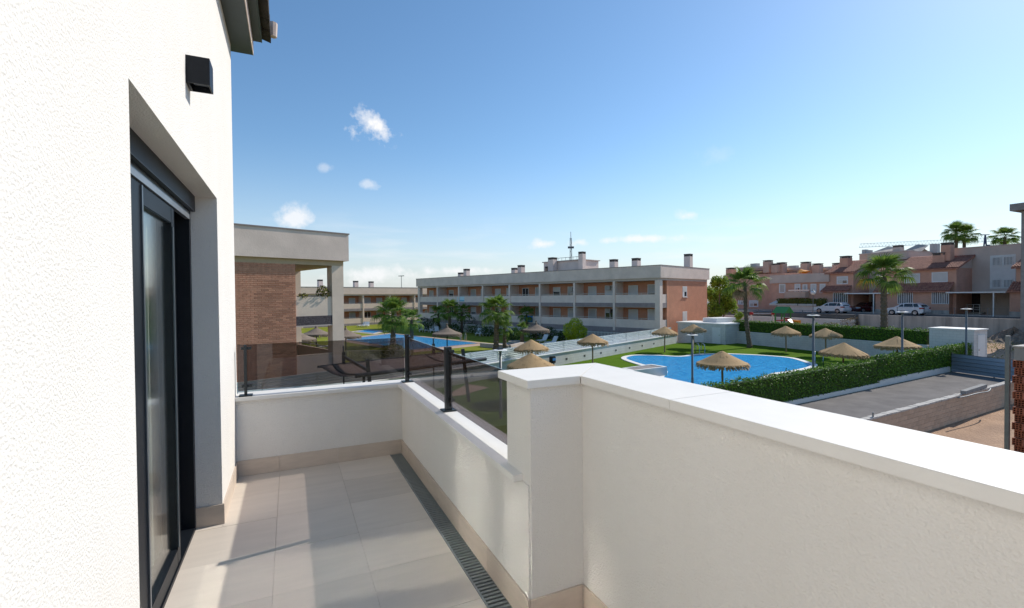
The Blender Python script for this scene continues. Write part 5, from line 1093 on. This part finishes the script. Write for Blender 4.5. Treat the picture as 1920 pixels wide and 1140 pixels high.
shrub('dry_bush', 'dry grey-brown bush above the tall hedge at the retaining wall', 1594, 618, .75, 2.0, 1.6, 700, .07, 'leaf_palm_dry', 'bush'); shrub('dry_bush', 'small yellowish bush above the tall hedge by the playground', 1558, 618, .75, 1.8, .9, 500, .07, 'leaf_olive', 'bush')
# weeds on the rough ground and a heap of earth
n_ = 5200; xs_ = rng.uniform(45, 62.5, n_); ys_ = rng.uniform(4, 31, n_); keep = (np.sin(xs_*.7)+np.sin(ys_*.5+xs_*.2)+rng.normal(0, .7, n_)) > .2; keep |= xs_ > 59; xs_, ys_ = xs_[keep], ys_[keep]; u = (xs_-43.15)/22.85
P = np.stack([xs_, ys_, .05+.75*u*u+.12+rng.uniform(0, .16, len(xs_))], 1); w_ = quads('weeds', leaves(P, .17, 2.5, None, 1, .14), 'leaf_weed', None, 'stuff'); tag(w_, 'tufts of yellowish weeds on the rough dirt plot', 'weeds')
mp_ = gz(1900, 640, .6); b = MB(); n1, n2_ = 22, 8
for j in range(n2_+1):
    for i in range(n1): a = 2*math.pi*i/n1; r_ = 3.0*j/n2_; b.v.append((mp_.x+r_*math.cos(a)*.8, mp_.y+r_*math.sin(a)*1.0, .35+1.25*math.exp(-(r_/1.6)**2)*(1+.25*math.sin(a*3+j))+random.uniform(-.13, .13)))
for j in range(n2_):
    for i in range(n1): q = (i+1) % n1; b.f.append((j*n1+i, j*n1+q, (j+1)*n1+q, (j+1)*n1+i))
tag(b.build('earth_heap', 'heap_earth'), 'grey-brown heap of earth at the foot of the stained retaining wall', 'heap')
# ------------------------------------------------------------------ neighbouring pool garden
V3 = lambda x, y: gz(x, y, NB)
quad_ = [V3(646, 637), V3(735, 626), V3(898, 644), V3(767, 657)]
c_ = sum(quad_, Vector())/4; deck = [c_+(p-c_)*1.0+(p-c_).normalized()*2.2 for p in quad_]
structure(MB().prism(xy(*deck), NB-.1, NB+.012).build('pool_deck', 'terracotta_paving'))
def dens(pts, k=6): return [pts[i]+(pts[(i+1) % len(pts)]-pts[i])*(j/k) for i in range(len(pts)) for j in range(k)]
make_pool('large rectangular blue pool with terracotta surround in the neighbouring garden', [p+(p-c_).normalized()*.3 for p in quad_], .3, NB+.012, 'terracotta_paving')
q2_ = [V3(664, 622), V3(690, 618.5), V3(722, 621), V3(700, 625.5)]; c2_ = sum(q2_, Vector())/4
structure(MB().prism(xy(*[c2_+(p-c2_)*1.3 for p in q2_]), NB-.1, NB+.010).build('pool_deck', 'pale_paving')); make_pool('small shallow pool beyond the large rectangular one', q2_, .4, NB+.012, 'pale_paving')
ladder(V3(869, 640), Vector((-.6, -.8, 0)), 'steel ladder at the corner of the large rectangular pool', 1.0, .6); 
structure(MB().prism(xy(V3(905, 645), V3(1000, 640), V3(1060, 655), V3(985, 663), V3(955, 650)), NB-.1, NB+.008).build('garden_path', 'pale_paving'))
pl2 = thing('low_planter', 'low pale planter wall in the grass before the heavy trunked palm', 'planter', V3(925, 655)); a, c = V3(903, 650), V3(955, 655)
MB().bar(a+Vector((0, 0, .2)), c+Vector((0, 0, .2)), .5, .45).build('wall', 'pale_paving', pl2); MB().bar(c+Vector((0, 0, .2)), c+Vector((2.6, 2.2, .2)), .4, .45).build('wall', 'pale_paving', pl2)
pf_ = thing('picket_rail', 'low white picket rail with shrubs in front of the rectangular pool', 'fence', V3(690, 676)); a, c = V3(640, 672), V3(830, 664)
a = V3(648, 676); c = V3(770, 674); b = MB()
for k in range(60): p = a+(c-a)*(k/59); b.box(p.x-.015, p.x+.015, p.y-.015, p.y+.015, NB, NB+.85)
b.bar(a+Vector((0, 0, .85)), c+Vector((0, 0, .85)), .04, .04); b.build('pickets', 'white_paint', pf_, kind='stuff')
quads('foliage', hedge_leaves(frame(a+Vector((.3, .6, 0)), (c-a).normalized(), Vector((-(c-a).y, (c-a).x, 0)).normalized(), NB), (c-a).length, 0, .8, .0, .7, 2200, .07), 'leaf_olive', pf_, 'stuff')
def lounger(label, loc, rz, up=R(38), group=None, sc=1.0):
    root = thing('sun_lounger', label, 'sun lounger', loc, rz, group)
    def add(mb, nm): o = mb.build(nm, 'lounger_white', root); o.matrix_parent_inverse = Matrix(); return o
    add(MB().box(-.65, .65, -.32, .32, .30, .36), 'seat'); add(MB().bar((.62, 0, .34), (.62+.72*math.cos(up), 0, .34+.72*math.sin(up)), .64, .05), 'backrest')
    for x in (-.5, .5):
        for y in (-.26, .26): add(MB().bar((x, y, 0), (x*.85, y, .3), .06, .06), 'leg')
    add(MB().bar((-.5, -.33, .30), (.5, -.33, .30), .05, .1), 'side_rail'); add(MB().bar((-.5, .33, .30), (.5, .33, .30), .05, .1), 'side_rail'); return root
l0 = lounger('white sun lounger in the row behind the rectangular pool', V3(790, 622), R(70), R(55), 'row of white loungers')
for k in range(1, 4): p = V3(790+10*k, 622+.7*k); copy_tree(l0, p, R(70+4*k))
for k, (x, y, r_) in enumerate([(896, 629, 60), (903, 630, 75), (911, 630, 100)]): copy_tree(l0, V3(x, y), R(r_), 'white sun lounger in the jumbled stack under the palms')['group'] = 'jumbled loungers under the palms'
copy_tree(l0, V3(1014, 643), R(20), 'white sun lounger under the thatch parasol beside the shrubs')['group'] = ''
copy_tree(l0, V3(1031, 647), R(15), 'white sun lounger near the slatted fence, next to one under the thatch')['group'] = ''
copy_tree(l0, V3(608, 655), R(200), 'pale sun lounger seen below the corner balcony')['group'] = ''
for k in range(3): copy_tree(l0, V3(676+6*k, 613), R(30+20*k), 'white garden chair set before the far pink block')['group'] = 'white chairs before the far block'
for o in list(bpy.data.objects):
    if 'group' in o and o['group'] == '': del o['group']
tag(MB().lathe([(0, .3), (.9, .3), (.95, .34), (0, .36)], 16).build('stone_disc', 'pale_paving', T=lambda x, y, z: Vector((x, y, z))+V3(968, 645)), 'round pale stone slab on the grass by the short palms', 'slab')
